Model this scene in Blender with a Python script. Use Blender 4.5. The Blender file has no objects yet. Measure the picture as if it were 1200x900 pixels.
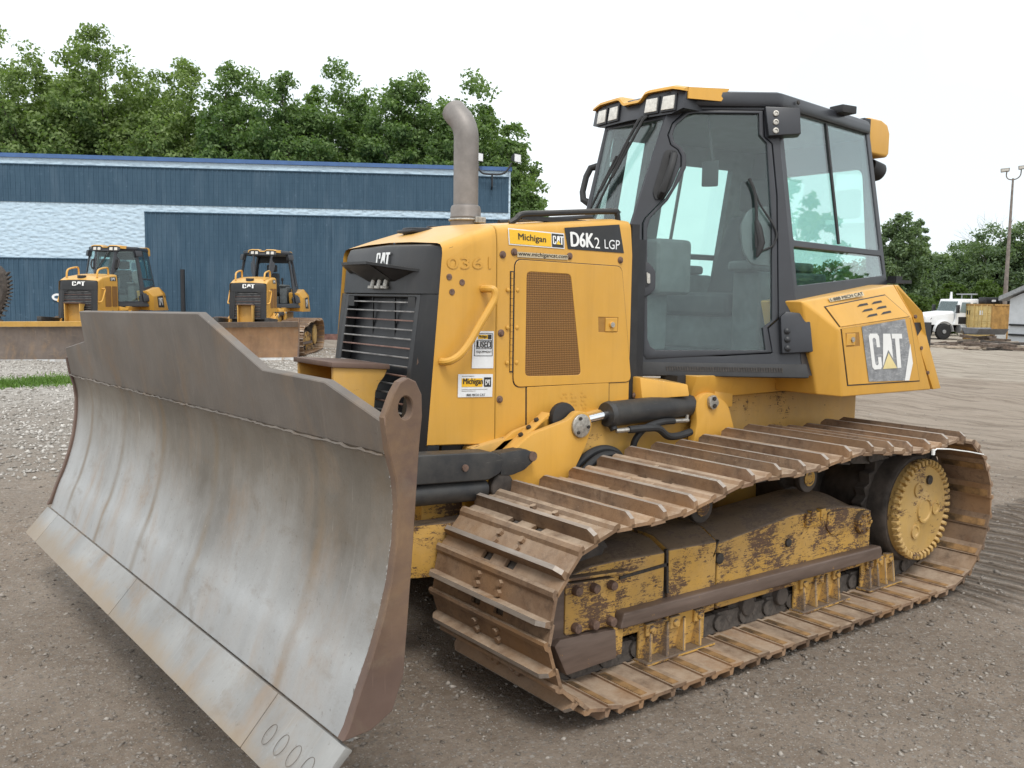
import bpy, bmesh, math, random
import numpy as np
from mathutils import Vector, Matrix
from mathutils.geometry import tessellate_polygon

C = bpy.context
S = C.scene
COL = S.collection
PI = math.pi
R = math.radians
random.seed(7)
rng = np.random.default_rng(11)

# ---------------------------------------------------------------- camera
cam = bpy.data.objects.new('camera', bpy.data.cameras.new('camera'))
COL.objects.link(cam)
YAW, PITCH, ROLL = 4.060779627125274, -0.09658598127395852, 0.01391682944266966
EYE = Vector((3.32395, 3.76180, 1.60376))
fw = Vector((math.cos(YAW) * math.cos(PITCH), math.sin(YAW) * math.cos(PITCH), math.sin(PITCH)))
rt = fw.cross(Vector((0, 0, 1))).normalized()
up = rt.cross(fw)
c_, s_ = math.cos(ROLL), math.sin(ROLL)
rt, up = c_ * rt + s_ * up, c_ * up - s_ * rt
cam.matrix_world = Matrix((
    (rt.x, up.x, -fw.x, EYE.x), (rt.y, up.y, -fw.y, EYE.y), (rt.z, up.z, -fw.z, EYE.z), (0, 0, 0, 1)))
cam.data.sensor_width = 36
cam.data.lens = 1066.382 / 1200 * 36
cam.data.clip_start = 0.05
cam.data.clip_end = 3000
S.camera = cam

# ---------------------------------------------------------------- sky, sun, exposure
SUN_EL, SUN_AZ = R(58), R(62)          # azimuth measured from +X towards +Y
w = bpy.data.worlds.new('World')
S.world = w
w.use_nodes = True
nt = w.node_tree
bg = nt.nodes['Background']
skyt = nt.nodes.new('ShaderNodeTexSky')
skyt.sky_type = 'NISHITA'
skyt.sun_disc = False
skyt.sun_elevation = SUN_EL
skyt.sun_rotation = PI / 2 - SUN_AZ
skyt.air_density, skyt.dust_density, skyt.ozone_density = 1.0, 4.0, 1.0
tcn = nt.nodes.new('ShaderNodeTexCoord')
cln = nt.nodes.new('ShaderNodeTexNoise')
cln.inputs['Scale'].default_value = 1.6
cln.inputs['Detail'].default_value = 5
cln.inputs['Roughness'].default_value = 0.55
nt.links.new(tcn.outputs['Generated'], cln.inputs['Vector'])
clr = nt.nodes.new('ShaderNodeValToRGB')
clr.color_ramp.elements[0].position = 0.38
clr.color_ramp.elements[0].color = (7.3, 8.0, 8.4, 1)
clr.color_ramp.elements[1].position = 0.62
clr.color_ramp.elements[1].color = (12.6, 12.8, 13.0, 1)
nt.links.new(cln.outputs['Fac'], clr.inputs['Fac'])
mx = nt.nodes.new('ShaderNodeMix')
mx.data_type = 'RGBA'
mx.inputs[0].default_value = 0.93      # a closed, bright cloud deck over the clear sky
nt.links.new(skyt.outputs['Color'], mx.inputs[6])
nt.links.new(clr.outputs['Color'], mx.inputs[7])
nt.links.new(mx.outputs[2], bg.inputs['Color'])
bg.inputs['Strength'].default_value = 0.11

sun = bpy.data.objects.new('sun', bpy.data.lights.new('sun', 'SUN'))
COL.objects.link(sun)
sun.data.energy = 1.5
sun.data.angle = R(18)
sun.data.color = (1.0, 0.97, 0.92)
sd = Vector((math.cos(SUN_EL) * math.cos(SUN_AZ), math.cos(SUN_EL) * math.sin(SUN_AZ), math.sin(SUN_EL)))
sun.rotation_euler = sd.to_track_quat('Z', 'Y').to_euler()
sun.location = (0, 0, 30)

S.view_settings.view_transform = 'Standard'
S.view_settings.look = 'None'
S.view_settings.exposure = 0.38
S.view_settings.gamma = 1.0
S.render.engine = 'CYCLES'
S.cycles.use_denoising = True
S.cycles.max_bounces = 8
S.cycles.transparent_max_bounces = 12
S.cycles.diffuse_bounces = 3
S.cycles.glossy_bounces = 3
S.cycles.caustics_reflective = False
S.cycles.caustics_refractive = False

# ---------------------------------------------------------------- node helpers
class Mat:
    def __init__(s, name):
        s.m = bpy.data.materials.new(name)
        s.m.use_nodes = True
        s.t = s.m.node_tree
        s.t.nodes.clear()
        s.out = s.t.nodes.new('ShaderNodeOutputMaterial')
    def n(s, typ, ins=None, **kw):
        nd = s.t.nodes.new('ShaderNode' + typ)
        for k, v in kw.items():
            setattr(nd, k, v)
        for k, v in (ins or {}).items():
            sock = nd.inputs[k]
            if hasattr(v, 'links') or isinstance(v, bpy.types.NodeSocket):
                s.t.links.new(v, sock)
            else:
                if isinstance(v, tuple) and len(v) == 3 and sock.type == 'RGBA':
                    v = (*v, 1)
                sock.default_value = v
        return nd
    def coord(s, kind='Object', scale=None):
        o = s.n('TexCoord').outputs[kind]
        if scale is not None:
            o = s.n('Mapping', {'Vector': o, 'Scale': scale}).outputs[0]
        return o
    def noise(s, vec, scale, detail=4, rough=.55, dist=0.0):
        return s.n('TexNoise', {'Vector': vec, 'Scale': scale, 'Detail': detail, 'Roughness': rough, 'Distortion': dist}).outputs['Fac']
    def ramp(s, fac, stops, interp='LINEAR'):
        nd = s.n('ValToRGB', {'Fac': fac})
        cr = nd.color_ramp
        cr.interpolation = interp
        while len(cr.elements) < len(stops):
            cr.elements.new(0.5)
        for e, (p, c) in zip(cr.elements, stops):
            e.position = p
            e.color = (c, c, c, 1) if not isinstance(c, tuple) else (*c, 1)
        return nd.outputs['Color']
    def mix(s, fac, a, b, mode='MIX'):
        nd = s.n('Mix', {}, data_type='RGBA', blend_type=mode)
        for i, v in ((0, fac), (6, a), (7, b)):
            if isinstance(v, bpy.types.NodeSocket):
                s.t.links.new(v, nd.inputs[i])
            else:
                if isinstance(v, tuple):
                    v = (*v, 1)
                nd.inputs[i].default_value = v
        return nd.outputs[2]
    def math(s, op, a, b=0.0, clamp=False):
        nd = s.n('Math', {0: a, 1: b}, operation=op)
        nd.use_clamp = clamp
        return nd.outputs[0]
    def bump(s, h, strength=.3, dist=.01, normal=None):
        d = {'Height': h, 'Strength': strength, 'Distance': dist}
        if normal is not None:
            d['Normal'] = normal
        return s.n('Bump', d).outputs[0]
    def bsdf(s, color, rough=.5, metal=0.0, normal=None, spec=None, **kw):
        d = {'Base Color': color, 'Roughness': rough, 'Metallic': metal}
        if normal is not None:
            d['Normal'] = normal
        if spec is not None:
            d['Specular IOR Level'] = spec
        d.update(kw)
        b = s.n('BsdfPrincipled', d)
        s.t.links.new(b.outputs[0], s.out.inputs[0])
        return b
    def surface(s, sock):
        s.t.links.new(sock, s.out.inputs[0])

MATS = {}
YEL = (0.645, 0.345, 0.058)
RUST = (0.13, 0.062, 0.032)

def m_paint(name, col, wear=0.0, dust=.25, rough=.42, chip=RUST, chip_scale=38.0, soil=0.0):
    M = Mat(name)
    o = M.coord('Object')
    big = M.noise(o, 2.2, 5, .6)
    base = M.mix(M.ramp(big, [(.35, 0.0), (.75, 1.0)]), col, tuple(c * .86 for c in col))
    # dust film that settles in soft patches
    d = M.ramp(M.noise(o, 5.5, 8, .7), [(.42, 0.0), (.8, dust)])
    base = M.mix(d, base, (.42, .33, .22))
    # rain streaks, dull patches and fine rub marks
    stk = M.noise(M.n('Mapping', {'Vector': o, 'Scale': (9, 9, .7)}).outputs[0], 1.6, 7, .65)
    base = M.mix(M.ramp(stk, [(.50, 0.0), (.74, .30)]), base, tuple(c * .66 for c in col))
    base = M.mix(M.ramp(M.noise(M.n('Mapping', {'Vector': o, 'Scale': (12, 12, 1.1), 'Location': (3, 7, 1)}).outputs[0], 1.4, 6, .6), [(.58, 0.0), (.80, .20)]), base, tuple(min(1, c * 1.10 + .07) for c in col))
    rub = M.noise(M.n('Mapping', {'Vector': o, 'Rotation': (.4, .9, .3), 'Scale': (4, 60, 60)}).outputs[0], 1.0, 5, .7)
    base = M.mix(M.math('MULTIPLY', M.ramp(rub, [(.68, 0.0), (.74, .5)]), M.ramp(M.noise(o, 3.3), [(.48, 0.0), (.62, 1.0)])), base, tuple(c * .55 + .05 for c in col))
    nzt = M.n('SeparateXYZ', {0: M.n('NewGeometry').outputs['Normal']}).outputs[2]
    base = M.mix(M.math('MULTIPLY', M.ramp(nzt, [(.35, 0.0), (.95, 1.0)]), M.ramp(M.noise(o, 7, 7, .7), [(.2, .10), (.7, .40)])), base, tuple(.55 * c + .45 * q for c, q in zip(col, (.55, .48, .38))))  # faces that look up paler: settled dust, plus sky sheen put into the colour
    nrm = M.bump(M.noise(o, 120, 2), .03, .004)
    nrm = M.bump(M.noise(o, 2.6, 2), .10, .02, nrm)
    if wear > 0:
        blot = M.noise(o, 5.0, 5, .65)
        fine = M.noise(M.n('Mapping', {'Vector': o, 'Rotation': (.3, .5, .2), 'Scale': (1.0, 1.0, 1.6)}).outputs[0], chip_scale, 6, .75, .8)
        scr = M.noise(M.n('Mapping', {'Vector': o, 'Rotation': (.2, .35, .5), 'Scale': (chip_scale * .16, chip_scale * .9, chip_scale * 1.3)}).outputs[0], 1.0, 5, .75, 1.2)
        scr2 = M.noise(M.n('Mapping', {'Vector': o, 'Rotation': (.1, -1.1, .2), 'Location': (5, 1, 2), 'Scale': (chip_scale * .2, chip_scale * .9, chip_scale * 1.1)}).outputs[0], 1.0, 5, .75, 1.2)
        fine = M.math('ADD', M.math('MULTIPLY', fine, .42), M.math('MULTIPLY', M.math('MAXIMUM', scr, scr2), .58))
        msk = M.math('ADD', M.math('MULTIPLY', blot, .42), M.math('MULTIPLY', fine, .74))
        t = .72 - .22 * wear
        msk = M.ramp(msk, [(t, 0.0), (t + .025, 1.0)])
        base = M.mix(msk, base, M.mix(M.noise(o, 60, 3), chip, (.075, .05, .036)))
        grime = M.ramp(M.noise(o, 3.1, 6, .7), [(.38, .0), (.72, .55 * wear + .1)])
        base = M.mix(grime, base, (.155, .10, .058))
        if soil:
            # caked soil lying on the faces that look up
            nz = M.n('SeparateXYZ', {0: M.n('NewGeometry').outputs['Normal']}).outputs[2]
            lie = M.math('MULTIPLY', M.ramp(M.math('ADD', nz, M.math('MULTIPLY', M.math('SUBTRACT', blot, .5), .5)), [(.22, 0.0), (.42, 1.0)]), soil)
            base = M.mix(lie, base, M.mix(M.noise(o, 24, 5, .7), (.075, .056, .043), (.15, .112, .085)))
        rgh = M.mix(msk, (rough,) * 3, (.8,) * 3)
        nrm = M.bump(msk, .35, .002, nrm)
        M.bsdf(base, rgh, 0.0, nrm)
    else:
        M.bsdf(base, rough, 0.0, nrm, spec=.35)
    MATS[name] = M.m

def m_plain(name, col, rough=.5, metal=0.0, var=.25, scale=14.0, bump=.1, spec=None):
    M = Mat(name)
    o = M.coord('Object')
    n = M.noise(o, scale, 6, .65)
    c = M.mix(M.ramp(n, [(.35, 0.0), (.7, 1.0)]), tuple(x * (1 - var) for x in col), tuple(min(1, x * (1 + var)) for x in col))
    M.bsdf(c, rough, metal, M.bump(n, bump, .01), spec)
    MATS[name] = M.m

m_paint('yellow_paint', YEL, 0.0, .10, .36)
m_paint('yellow_scuffed', (.60, .34, .07), .22, .25, .5)
m_paint('yellow_worn', (.58, .33, .065), .56, .34, .62, soil=.9, chip_scale=60.0)
m_paint('black_paint', (.021, .022, .024), 0.0, .03, .42)
m_plain('black_rubber', (.02, .02, .021), .62)
m_plain('dark_trim', (.014, .015, .018), .45)
def m_scuffed():
    M = Mat('black_scuffed')
    o = M.coord('Object')
    c = (.024, .025, .027)
    n = M.noise(o, 7, 6, .65)
    c = M.mix(M.ramp(n, [(.40, 0.0), (.75, .8)]), c, (.075, .07, .062))
    for rot, loc in (((.3, .7, .2), (0, 0, 0)), ((.1, -.5, .4), (4, 2, 1)), ((.6, .15, 0), (9, 1, 3))):
        s = M.noise(M.n('Mapping', {'Vector': o, 'Rotation': rot, 'Location': loc, 'Scale': (5, 70, 90)}).outputs[0], 1.0, 4, .7, .5)
        c = M.mix(M.math('MULTIPLY', M.ramp(s, [(.66, 0.0), (.72, .7)]), M.ramp(M.noise(o, 6 + loc[0]), [(.42, 0.0), (.60, 1.0)])), c, (.30, .28, .25))
    M.bsdf(c, .5, 0, M.bump(n, .15, .01))
    MATS['black_scuffed'] = M.m
m_scuffed()
m_plain('cab_black', (.026, .028, .034), .38, 0, .15, 6, .02)
m_plain('interior', (.10, .112, .116), .7)
m_plain('seat_cloth', (.05, .055, .06), .85)
m_plain('white_print', (.78, .78, .76), .5, 0, .04)
m_plain('black_print', (.02, .02, .02), .5, 0, .1)
m_plain('label_white', (.74, .75, .76), .45, 0, .06)
m_plain('label_yellow', (.80, .46, .015), .42, 0, .05)
m_plain('triangle_cream', (.75, .62, .30), .5, 0, .08)
m_plain('orange_print', (.85, .55, .03), .5, 0, .05)
m_plain('ghost_print', (.60, .315, .05), .5, 0, .05)
m_plain('chrome', (.75, .76, .78), .12, 1.0, .05, 20, .0)
m_plain('zinc', (.42, .40, .36), .45, .7, .3, 60, .2)
m_plain('lens', (.62, .60, .55), .18, .1, .2, 40, .2)
m_plain('rusty_bolt', (.16, .10, .075), .7, .2, .4, 60, .3)
m_plain('dark_bolt', (.05, .043, .038), .6, .3, .4, 60, .3)
m_plain('mesh_brown', (.33, .165, .032), .7, 0, .12, 30, .1)
m_plain('undercarriage_dark', (.062, .05, .042), .75, .0, .5, 9, .4)
m_plain('link_steel', (.085, .072, .062), .7, .1, .5, 22, .5)

def m_perforated():
    M = Mat('perforated')
    o = M.coord('Object', (95, 95, 95))
    v = M.n('TexVoronoi', {'Vector': o, 'Scale': 1.0, 'Randomness': 0.0}).outputs['Distance']
    hole = M.ramp(v, [(.36, 0.0), (.52, 1.0)])
    n = M.noise(M.coord('Object'), 7, 5, .6)
    c = M.mix(hole, (.13, .058, .012), M.mix(n, (.33, .158, .032), (.22, .10, .022)))
    M.bsdf(c, .6, 0, M.bump(hole, .5, .003))
    MATS['perforated'] = M.m
m_perforated()

def m_blade(name, base, hi, rust_amt, streak=1.0, metal=.55, rough=.42, polish=False):
    M = Mat(name)
    o = M.coord('Object')
    # streaks run up the curve of the blade, thin in the width
    st = M.noise(M.n('Mapping', {'Vector': o, 'Scale': (1.2, 13, 1.2)}).outputs[0], 1.0, 8, .62, .35)
    fine = M.noise(M.n('Mapping', {'Vector': o, 'Scale': (2.0, 95, 2.0)}).outputs[0], 1.0, 4, .6, .2)
    pat = M.noise(o, 1.5, 6, .6)
    c = M.mix(M.math('ADD', M.math('MULTIPLY', M.ramp(st, [(.3, 0.0), (.7, 1.0)]), .35), M.math('MULTIPLY', M.ramp(M.noise(o, 2.2, 8, .65), [(.3, 0.0), (.7, 1.0)]), .65)), base, hi)
    c = M.mix(M.ramp(pat, [(.35, .0), (.7, .75)]), c, tuple(x * .50 for x in base))
    c = M.mix(M.ramp(fine, [(.58, 0.0), (.78, .22)]), c, tuple(min(1, x * 1.35) for x in hi))
    rm = M.math('MULTIPLY', M.ramp(M.noise(o, 3.0, 9, .68, .6), [(.44, 0.0), (.66, 1.0)]), M.ramp(M.noise(M.n('Mapping', {'Vector': o, 'Scale': (1, 4, .8)}).outputs[0], 1.3, 6, .6), [(.42, 0.0), (.64, 1.0)]))
    rm = M.math('MULTIPLY', rm, rust_amt, True)
    if polish:
        # spoil has scoured the lower curve bright; rubbed lines show where the ribs stand behind the plate
        xyz = M.n('SeparateXYZ', {0: o})
        zz = M.math('ADD', xyz.outputs[2], M.math('MULTIPLY', M.math('SUBTRACT', pat, .5), .7))
        lowr = M.ramp(zz, [(.62, 1.0), (1.08, 0.0)])
        c = M.mix(M.math('MULTIPLY', lowr, .74), c, M.mix(st, (.385, .395, .40), (.54, .555, .56)))
        yy = M.math('ADD', xyz.outputs[1], M.math('MULTIPLY', M.math('SUBTRACT', M.noise(M.n('Mapping', {'Vector': o, 'Scale': (.6, 2, .6)}).outputs[0], 1.6, 4), .5), .05))
        yn = M.math('MULTIPLY', M.math('ADD', yy, 2.0), .25)
        stops = []
        for y0 in (-1.42, -.80, -.20, .42, 1.30):
            p_ = (y0 + 2) / 4
            stops += [(p_ - .009, 0.0), (p_ - .002, 1.0), (p_ + .002, 1.0), (p_ + .010, 0.0)]
        ln = M.math('MULTIPLY', M.ramp(yn, stops), M.ramp(M.noise(o, 2.6, 5), [(.35, .15), (.6, .75)]))
        c = M.mix(ln, c, M.mix(pat, (.14, .10, .062), (.27, .20, .12)))
    c = M.mix(M.math('MULTIPLY', rm, .62), c, M.mix(M.noise(o, 40, 4), (.22, .125, .06), (.32, .205, .10)))
    for rot, loc in (((.5, .2, .1), (0, 0, 0)), ((-.45, .1, .3), (3, 5, 2)), ((.1, .9, .2), (7, 2, 4))):
        sc = M.noise(M.n('Mapping', {'Vector': o, 'Rotation': rot, 'Location': loc, 'Scale': (60, 60, 2.2)}).outputs[0], 1.0, 4, .7, .3)
        c = M.mix(M.math('MULTIPLY', M.ramp(sc, [(.66, 0.0), (.72, .55)]), M.ramp(M.noise(o, 3 + loc[0]), [(.48, 0.0), (.64, 1.0)])), c, tuple(min(1, x * 1.5) for x in hi) if loc[0] != 3 else tuple(x * .45 for x in base))
    stain = M.ramp(M.noise(M.n('Mapping', {'Vector': o, 'Scale': (1.4, 1.0, 1.8)}).outputs[0], 3.4, 9, .72, .5), [(.55, 0.0), (.68, .42)])
    c = M.mix(stain, c, (.19, .145, .10))
    speck = M.ramp(M.noise(o, 55, 6, .7), [(.60, 0.0), (.72, .5)])
    c = M.mix(speck, c, (.10, .075, .055))
    if name == 'blade_edge':
        lip = M.math('ADD', M.n('SeparateXYZ', {0: o}).outputs[2], M.math('MULTIPLY', M.math('SUBTRACT', M.noise(o, 6, 6, .7), .5), .12))
        c = M.mix(M.ramp(lip, [(.315, .8), (.365, 0.0)]), c, (.30, .235, .165))
    mt = M.mix(rm, (metal,) * 3, (0.05,) * 3)
    rg = M.mix(M.math('ADD', rm, M.math('MULTIPLY', st, .25), True), (rough,) * 3, (.78,) * 3)
    b = M.bump(st, .10, .01)
    b = M.bump(M.noise(o, 70, 5, .7), .16, .004, b)
    M.bsdf(c, rg, mt, b)
    MATS[name] = M.m
m_blade('blade_steel', (.215, .186, .150), (.320, .295, .258), .9, polish=True)
m_blade('blade_edge', (.30, .295, .28), (.41, .405, .39), 1.0, 1, .4, .45)
m_blade('blade_guard', (.145, .122, .102), (.225, .195, .168), .8, 1, .2, .55)
m_blade('blade_brown', (.105, .078, .062), (.165, .13, .108), .8, 1, .15, .6)
m_blade('blade_rusty', (.20, .105, .05), (.33, .185, .09), 1.0, 1, .1, .7)
m_blade('blade_plate', (.120, .072, .054), (.20, .135, .108), 1.0, 1, .15, .65)

def m_track():
    M = Mat('track_steel')
    o = M.coord('Object')
    rnd = M.n('ObjectInfo').outputs['Random']
    off = M.n('Combine' + 'XYZ', {0: M.math('MULTIPLY', rnd, 37.0), 1: M.math('MULTIPLY', rnd, 11.0), 2: rnd}).outputs[0]
    v = M.n('VectorMath', {0: o, 1: off}, operation='ADD').outputs[0]
    n1 = M.noise(v, 6, 7, .65)
    n2 = M.noise(v, 34, 6, .7)
    c = M.mix(M.ramp(n1, [(.32, 0.0), (.68, 1.0)]), (.165, .096, .056), (.295, .208, .140))
    c = M.mix(M.ramp(n2, [(.50, 0.0), (.72, .75)]), c, (.085, .055, .040))
    c = M.mix(M.ramp(M.noise(v, 3.0, 5), [(.46, 0.0), (.72, .9)]), c, (.27, .145, .062))
    # dry dust lies on faces that look up
    g = M.n('NewGeometry')
    nz = M.n('SeparateXYZ', {0: g.outputs['Normal']}).outputs[2]
    dust = M.math('MULTIPLY', M.ramp(nz, [(.35, 0.0), (.95, 1.0)]), M.ramp(M.noise(v, 9, 7, .7), [(.30, .0), (.62, .85)]), True)
    c = M.mix(.55, c, M.mix(1.0, c, M.ramp(rnd, [(0, .5), (1, 1.5)]), 'MULTIPLY'))
    c = M.mix(dust, c, M.mix(M.noise(v, 70, 3), (.38, .285, .20), (.50, .395, .30)))
    sp = M.ramp(M.n('TexVoronoi', {'Vector': v, 'Scale': 55.0}).outputs['Distance'], [(.05, 1.0), (.10, 0.0)])
    c = M.mix(M.math('MULTIPLY', sp, M.ramp(M.noise(v, 5), [(.5, 0.0), (.65, .8)])), c, (.55, .48, .40))
    b = M.bump(n2, .45, .006)
    M.bsdf(c, .66, .12, b)
    MATS['track_steel'] = M.m
    # worn bright tops of the grouser bars
    M = Mat('grouser_edge')
    o = M.coord('Object')
    n = M.noise(M.n('Mapping', {'Vector': o, 'Scale': (20, 4, 20)}).outputs[0], 1.0, 6, .7)
    c = M.mix(M.ramp(n, [(.3, 0.0), (.7, 1.0)]), (.25, .20, .165), (.46, .41, .36))
    M.bsdf(c, .5, .35, M.bump(n, .3, .004))
    MATS['grouser_edge'] = M.m
m_track()

def m_wornrail():
    M = Mat('worn_rail')
    o = M.coord('Object')
    n = M.noise(M.n('Mapping', {'Vector': o, 'Scale': (1.5, 8, 12)}).outputs[0], 1.5, 7, .6)
    c = M.mix(M.ramp(n, [(.3, 0.0), (.7, 1.0)]), (.085, .058, .045), (.185, .135, .11))
    y = M.ramp(M.noise(o, 26, 6, .75), [(.66, 0.0), (.69, 1.0)])
    c = M.mix(y, c, (.5, .27, .06))
    M.bsdf(c, .52, .25, M.bump(n, .15, .01))
    MATS['worn_rail'] = M.m
m_wornrail()

def m_glass(name, tint, refl=1.55, film=.10):
    M = Mat(name)
    o = M.coord('Object')
    tr = M.n('BsdfTransparent', {'Color': tint})
    gl = M.n('BsdfGlossy', {'Color': (.95, .98, 1.0), 'Roughness': .015})
    back = M.n('NewGeometry').outputs['Backfacing']
    ior = M.math('ADD', refl, M.math('MULTIPLY', back, 1.0 / refl - refl))
    fr = M.n('Fresnel', {'IOR': ior})
    df = M.n('BsdfDiffuse', {'Color': (.50, .56, .56)})
    a = M.n('MixShader', {0: M.math('MULTIPLY', M.ramp(M.noise(o, 9, 6), [(.3, .6), (.7, 1.0)]), film), 1: tr.outputs[0], 2: df.outputs[0]})
    b = M.n('MixShader', {0: fr.outputs[0], 1: a.outputs[0], 2: gl.outputs[0]})
    M.surface(b.outputs[0])
    MATS[name] = M.m
m_glass('cab_glass', (.89, .97, .95), 1.46, .014)
m_glass('side_glass', (.82, .95, .92), 1.85, .008)
m_glass('truck_glass', (.5, .56, .56), 1.5, .06)

# ---------------------------------------------------------------- mesh helpers
def V(*a):
    return Vector(a)

class MB:
    """collects shapes and links them as ONE mesh object"""
    def __init__(s):
        s.b = bmesh.new()
    def _face(s, vs, flip=False):
        try:
            return s.b.faces.new(vs[::-1] if flip else vs)
        except ValueError:
            return None
    def box(s, x0, x1, y0, y1, z0, z1, rot=None, piv=None):
        vs = [V(x, y, z) for x in (x0, x1) for y in (y0, y1) for z in (z0, z1)]
        if rot is not None:
            piv = Vector(piv) if piv else V((x0 + x1) / 2, (y0 + y1) / 2, (z0 + z1) / 2)
            vs = [rot @ (v - piv) + piv for v in vs]
        return s.hexa([vs[0], vs[4], vs[6], vs[2], vs[1], vs[5], vs[7], vs[3]])
    def hexa(s, p):
        v = [s.b.verts.new(q) for q in p]
        for f in ((3, 2, 1, 0), (4, 5, 6, 7), (0, 1, 5, 4), (1, 2, 6, 5), (2, 3, 7, 6), (3, 0, 4, 7)):
            s._face([v[i] for i in f])
        return s
    def loft(s, rings, caps=True, closed=True):
        L = [[s.b.verts.new(q) for q in r] for r in rings]
        n = len(L[0])
        for a, b in zip(L, L[1:]):
            for i in range(n if closed else n - 1):
                s._face([a[i], a[(i + 1) % n], b[(i + 1) % n], b[i]])
        if caps and closed:
            s._face(L[0], True)
            s._face(L[-1])
        return s
    def prism(s, poly, y0, y1):
        """(x, z) outline extruded along y"""
        return s.loft([[V(x, y0, z) for x, z in poly], [V(x, y1, z) for x, z in poly]])
    def plate(s, outer, holes=(), n=None, t=.02):
        """flat plate from a 3D outline with holes; its front lies on the outline, its back t behind it against n"""
        outer = [Vector(p) for p in outer]
        if n is None:
            n = V(0, 0, 0)
            for i in range(len(outer)):
                n += outer[i].cross(outer[(i + 1) % len(outer)])
        n = Vector(n).normalized()
        tmp = bmesh.new()
        loops = []
        for lp in [outer] + [[Vector(p) for p in h] for h in holes]:
            vs = [tmp.verts.new(p) for p in lp]
            for i in range(len(vs)):
                tmp.edges.new((vs[i], vs[(i + 1) % len(vs)]))
        r = bmesh.ops.triangle_fill(tmp, edges=tmp.edges[:], use_beauty=True, use_dissolve=False, normal=n)
        tmp.verts.index_update()
        front = [s.b.verts.new(v.co) for v in tmp.verts]
        back = [s.b.verts.new(v.co - n * t) for v in tmp.verts]
        cnt = {}
        for f in tmp.faces:
            ids = [v.index for v in f.verts]
            if f.normal.dot(n) < 0:
                ids = ids[::-1]
            s._face([front[i] for i in ids])
            s._face([back[i] for i in ids], True)
            for a, b in zip(ids, ids[1:] + ids[:1]):
                cnt[(a, b)] = 1
        for (a, b) in cnt:
            if (b, a) not in cnt:
                s._face([front[b], front[a], back[a], back[b]])
        tmp.free()
        return s
    def cyl(s, p0, p1, r0, r1=None, n=16, caps=True):
        p0, p1 = Vector(p0), Vector(p1)
        r1 = r0 if r1 is None else r1
        d = (p1 - p0).normalized()
        a = d.orthogonal().normalized()
        b = d.cross(a)
        rg = lambda p, r: [p + (a * math.cos(2 * PI * i / n) + b * math.sin(2 * PI * i / n)) * r for i in range(n)]
        return s.loft([rg(p0, r0), rg(p1, r1)], caps)
    def lathe(s, org, axis, prof, n=32):
        """prof: (distance along the axis, radius)"""
        org, d = Vector(org), Vector(axis).normalized()
        a = d.orthogonal().normalized()
        b = d.cross(a)
        rings = [[org + d * h + (a * math.cos(2 * PI * i / n) + b * math.sin(2 * PI * i / n)) * r for i in range(n)] for h, r in prof]
        return s.loft(rings)
    def tube(s, pts, r, n=8, caps=True):
        pts = [Vector(p) for p in pts]
        rr = r if isinstance(r, (list, tuple)) else [r] * len(pts)
        rings = []
        a = None
        for i, p in enumerate(pts):
            d = (pts[min(i + 1, len(pts) - 1)] - pts[max(i - 1, 0)])
            d.normalize()
            a = d.orthogonal().normalized() if a is None else (a - d * a.dot(d)).normalized()
            b = d.cross(a)
            rings.append([p + (a * math.cos(2 * PI * k / n) + b * math.sin(2 * PI * k / n)) * rr[i] for k in range(n)])
        return s.loft(rings, caps)
    def bevel(s, w=.006, seg=2, ang=28):
        s.b.normal_update()
        es = [e for e in s.b.edges if len(e.link_faces) == 2 and e.calc_face_angle(0) > R(ang)]
        if es:
            bmesh.ops.bevel(s.b, geom=es, offset=w, segments=seg, affect='EDGES', profile=.6, clamp_overlap=True)
        return s
    def build(s, name, mat, parent=None, smooth=35, fix=True, mats=None):
        if fix:
            bmesh.ops.recalc_face_normals(s.b, faces=s.b.faces)
        me = bpy.data.meshes.new(name)
        s.b.to_mesh(me)
        s.b.free()
        return obj(name, me, mat, parent, smooth, mats)

def obj(name, me, mat, parent=None, smooth=35, mats=None):
    for m in (mats or [mat]):
        me.materials.append(MATS[m])
    if smooth:
        me.shade_smooth()
        me.set_sharp_from_angle(angle=R(smooth))
    o = bpy.data.objects.new(name, me)
    COL.objects.link(o)
    if parent is not None:
        o.parent = parent
    return o

def np_mesh(name, verts, faces):
    """fast mesh from numpy arrays; faces (n, k)"""
    me = bpy.data.meshes.new(name)
    k = faces.shape[1]
    me.vertices.add(len(verts))
    me.vertices.foreach_set('co', np.ascontiguousarray(verts, np.float32).ravel())
    me.loops.add(faces.size)
    me.loops.foreach_set('vertex_index', np.ascontiguousarray(faces, np.int32).ravel())
    me.polygons.add(len(faces))
    me.polygons.foreach_set('loop_start', np.arange(0, faces.size, k, dtype=np.int32))
    me.polygons.foreach_set('loop_total', np.full(len(faces), k, np.int32))
    me.update(calc_edges=True)
    return me

def tag(o, label, cat, group=None):
    o['label'] = label
    o['category'] = cat
    o['kind'] = 'thing'
    if group:
        o['group'] = group
    return o

def empty(name, loc, rz=0.0, label=None, cat=None, group=None):
    o = bpy.data.objects.new(name, None)
    o.empty_display_size = .3
    COL.objects.link(o)
    o.location = loc
    o.rotation_euler = (0, 0, rz)
    if label:
        tag(o, label, cat, group)
    return o

def dup(o, parent=None, loc=None):
    c = o.copy()
    COL.objects.link(c)
    if parent is not None:
        c.parent = parent
    if loc is not None:
        c.location = loc
    return c

def copy_tree(o, parent=None):
    c = dup(o, parent)
    for ch in o.children:
        copy_tree(ch, c)
    return c

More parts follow.
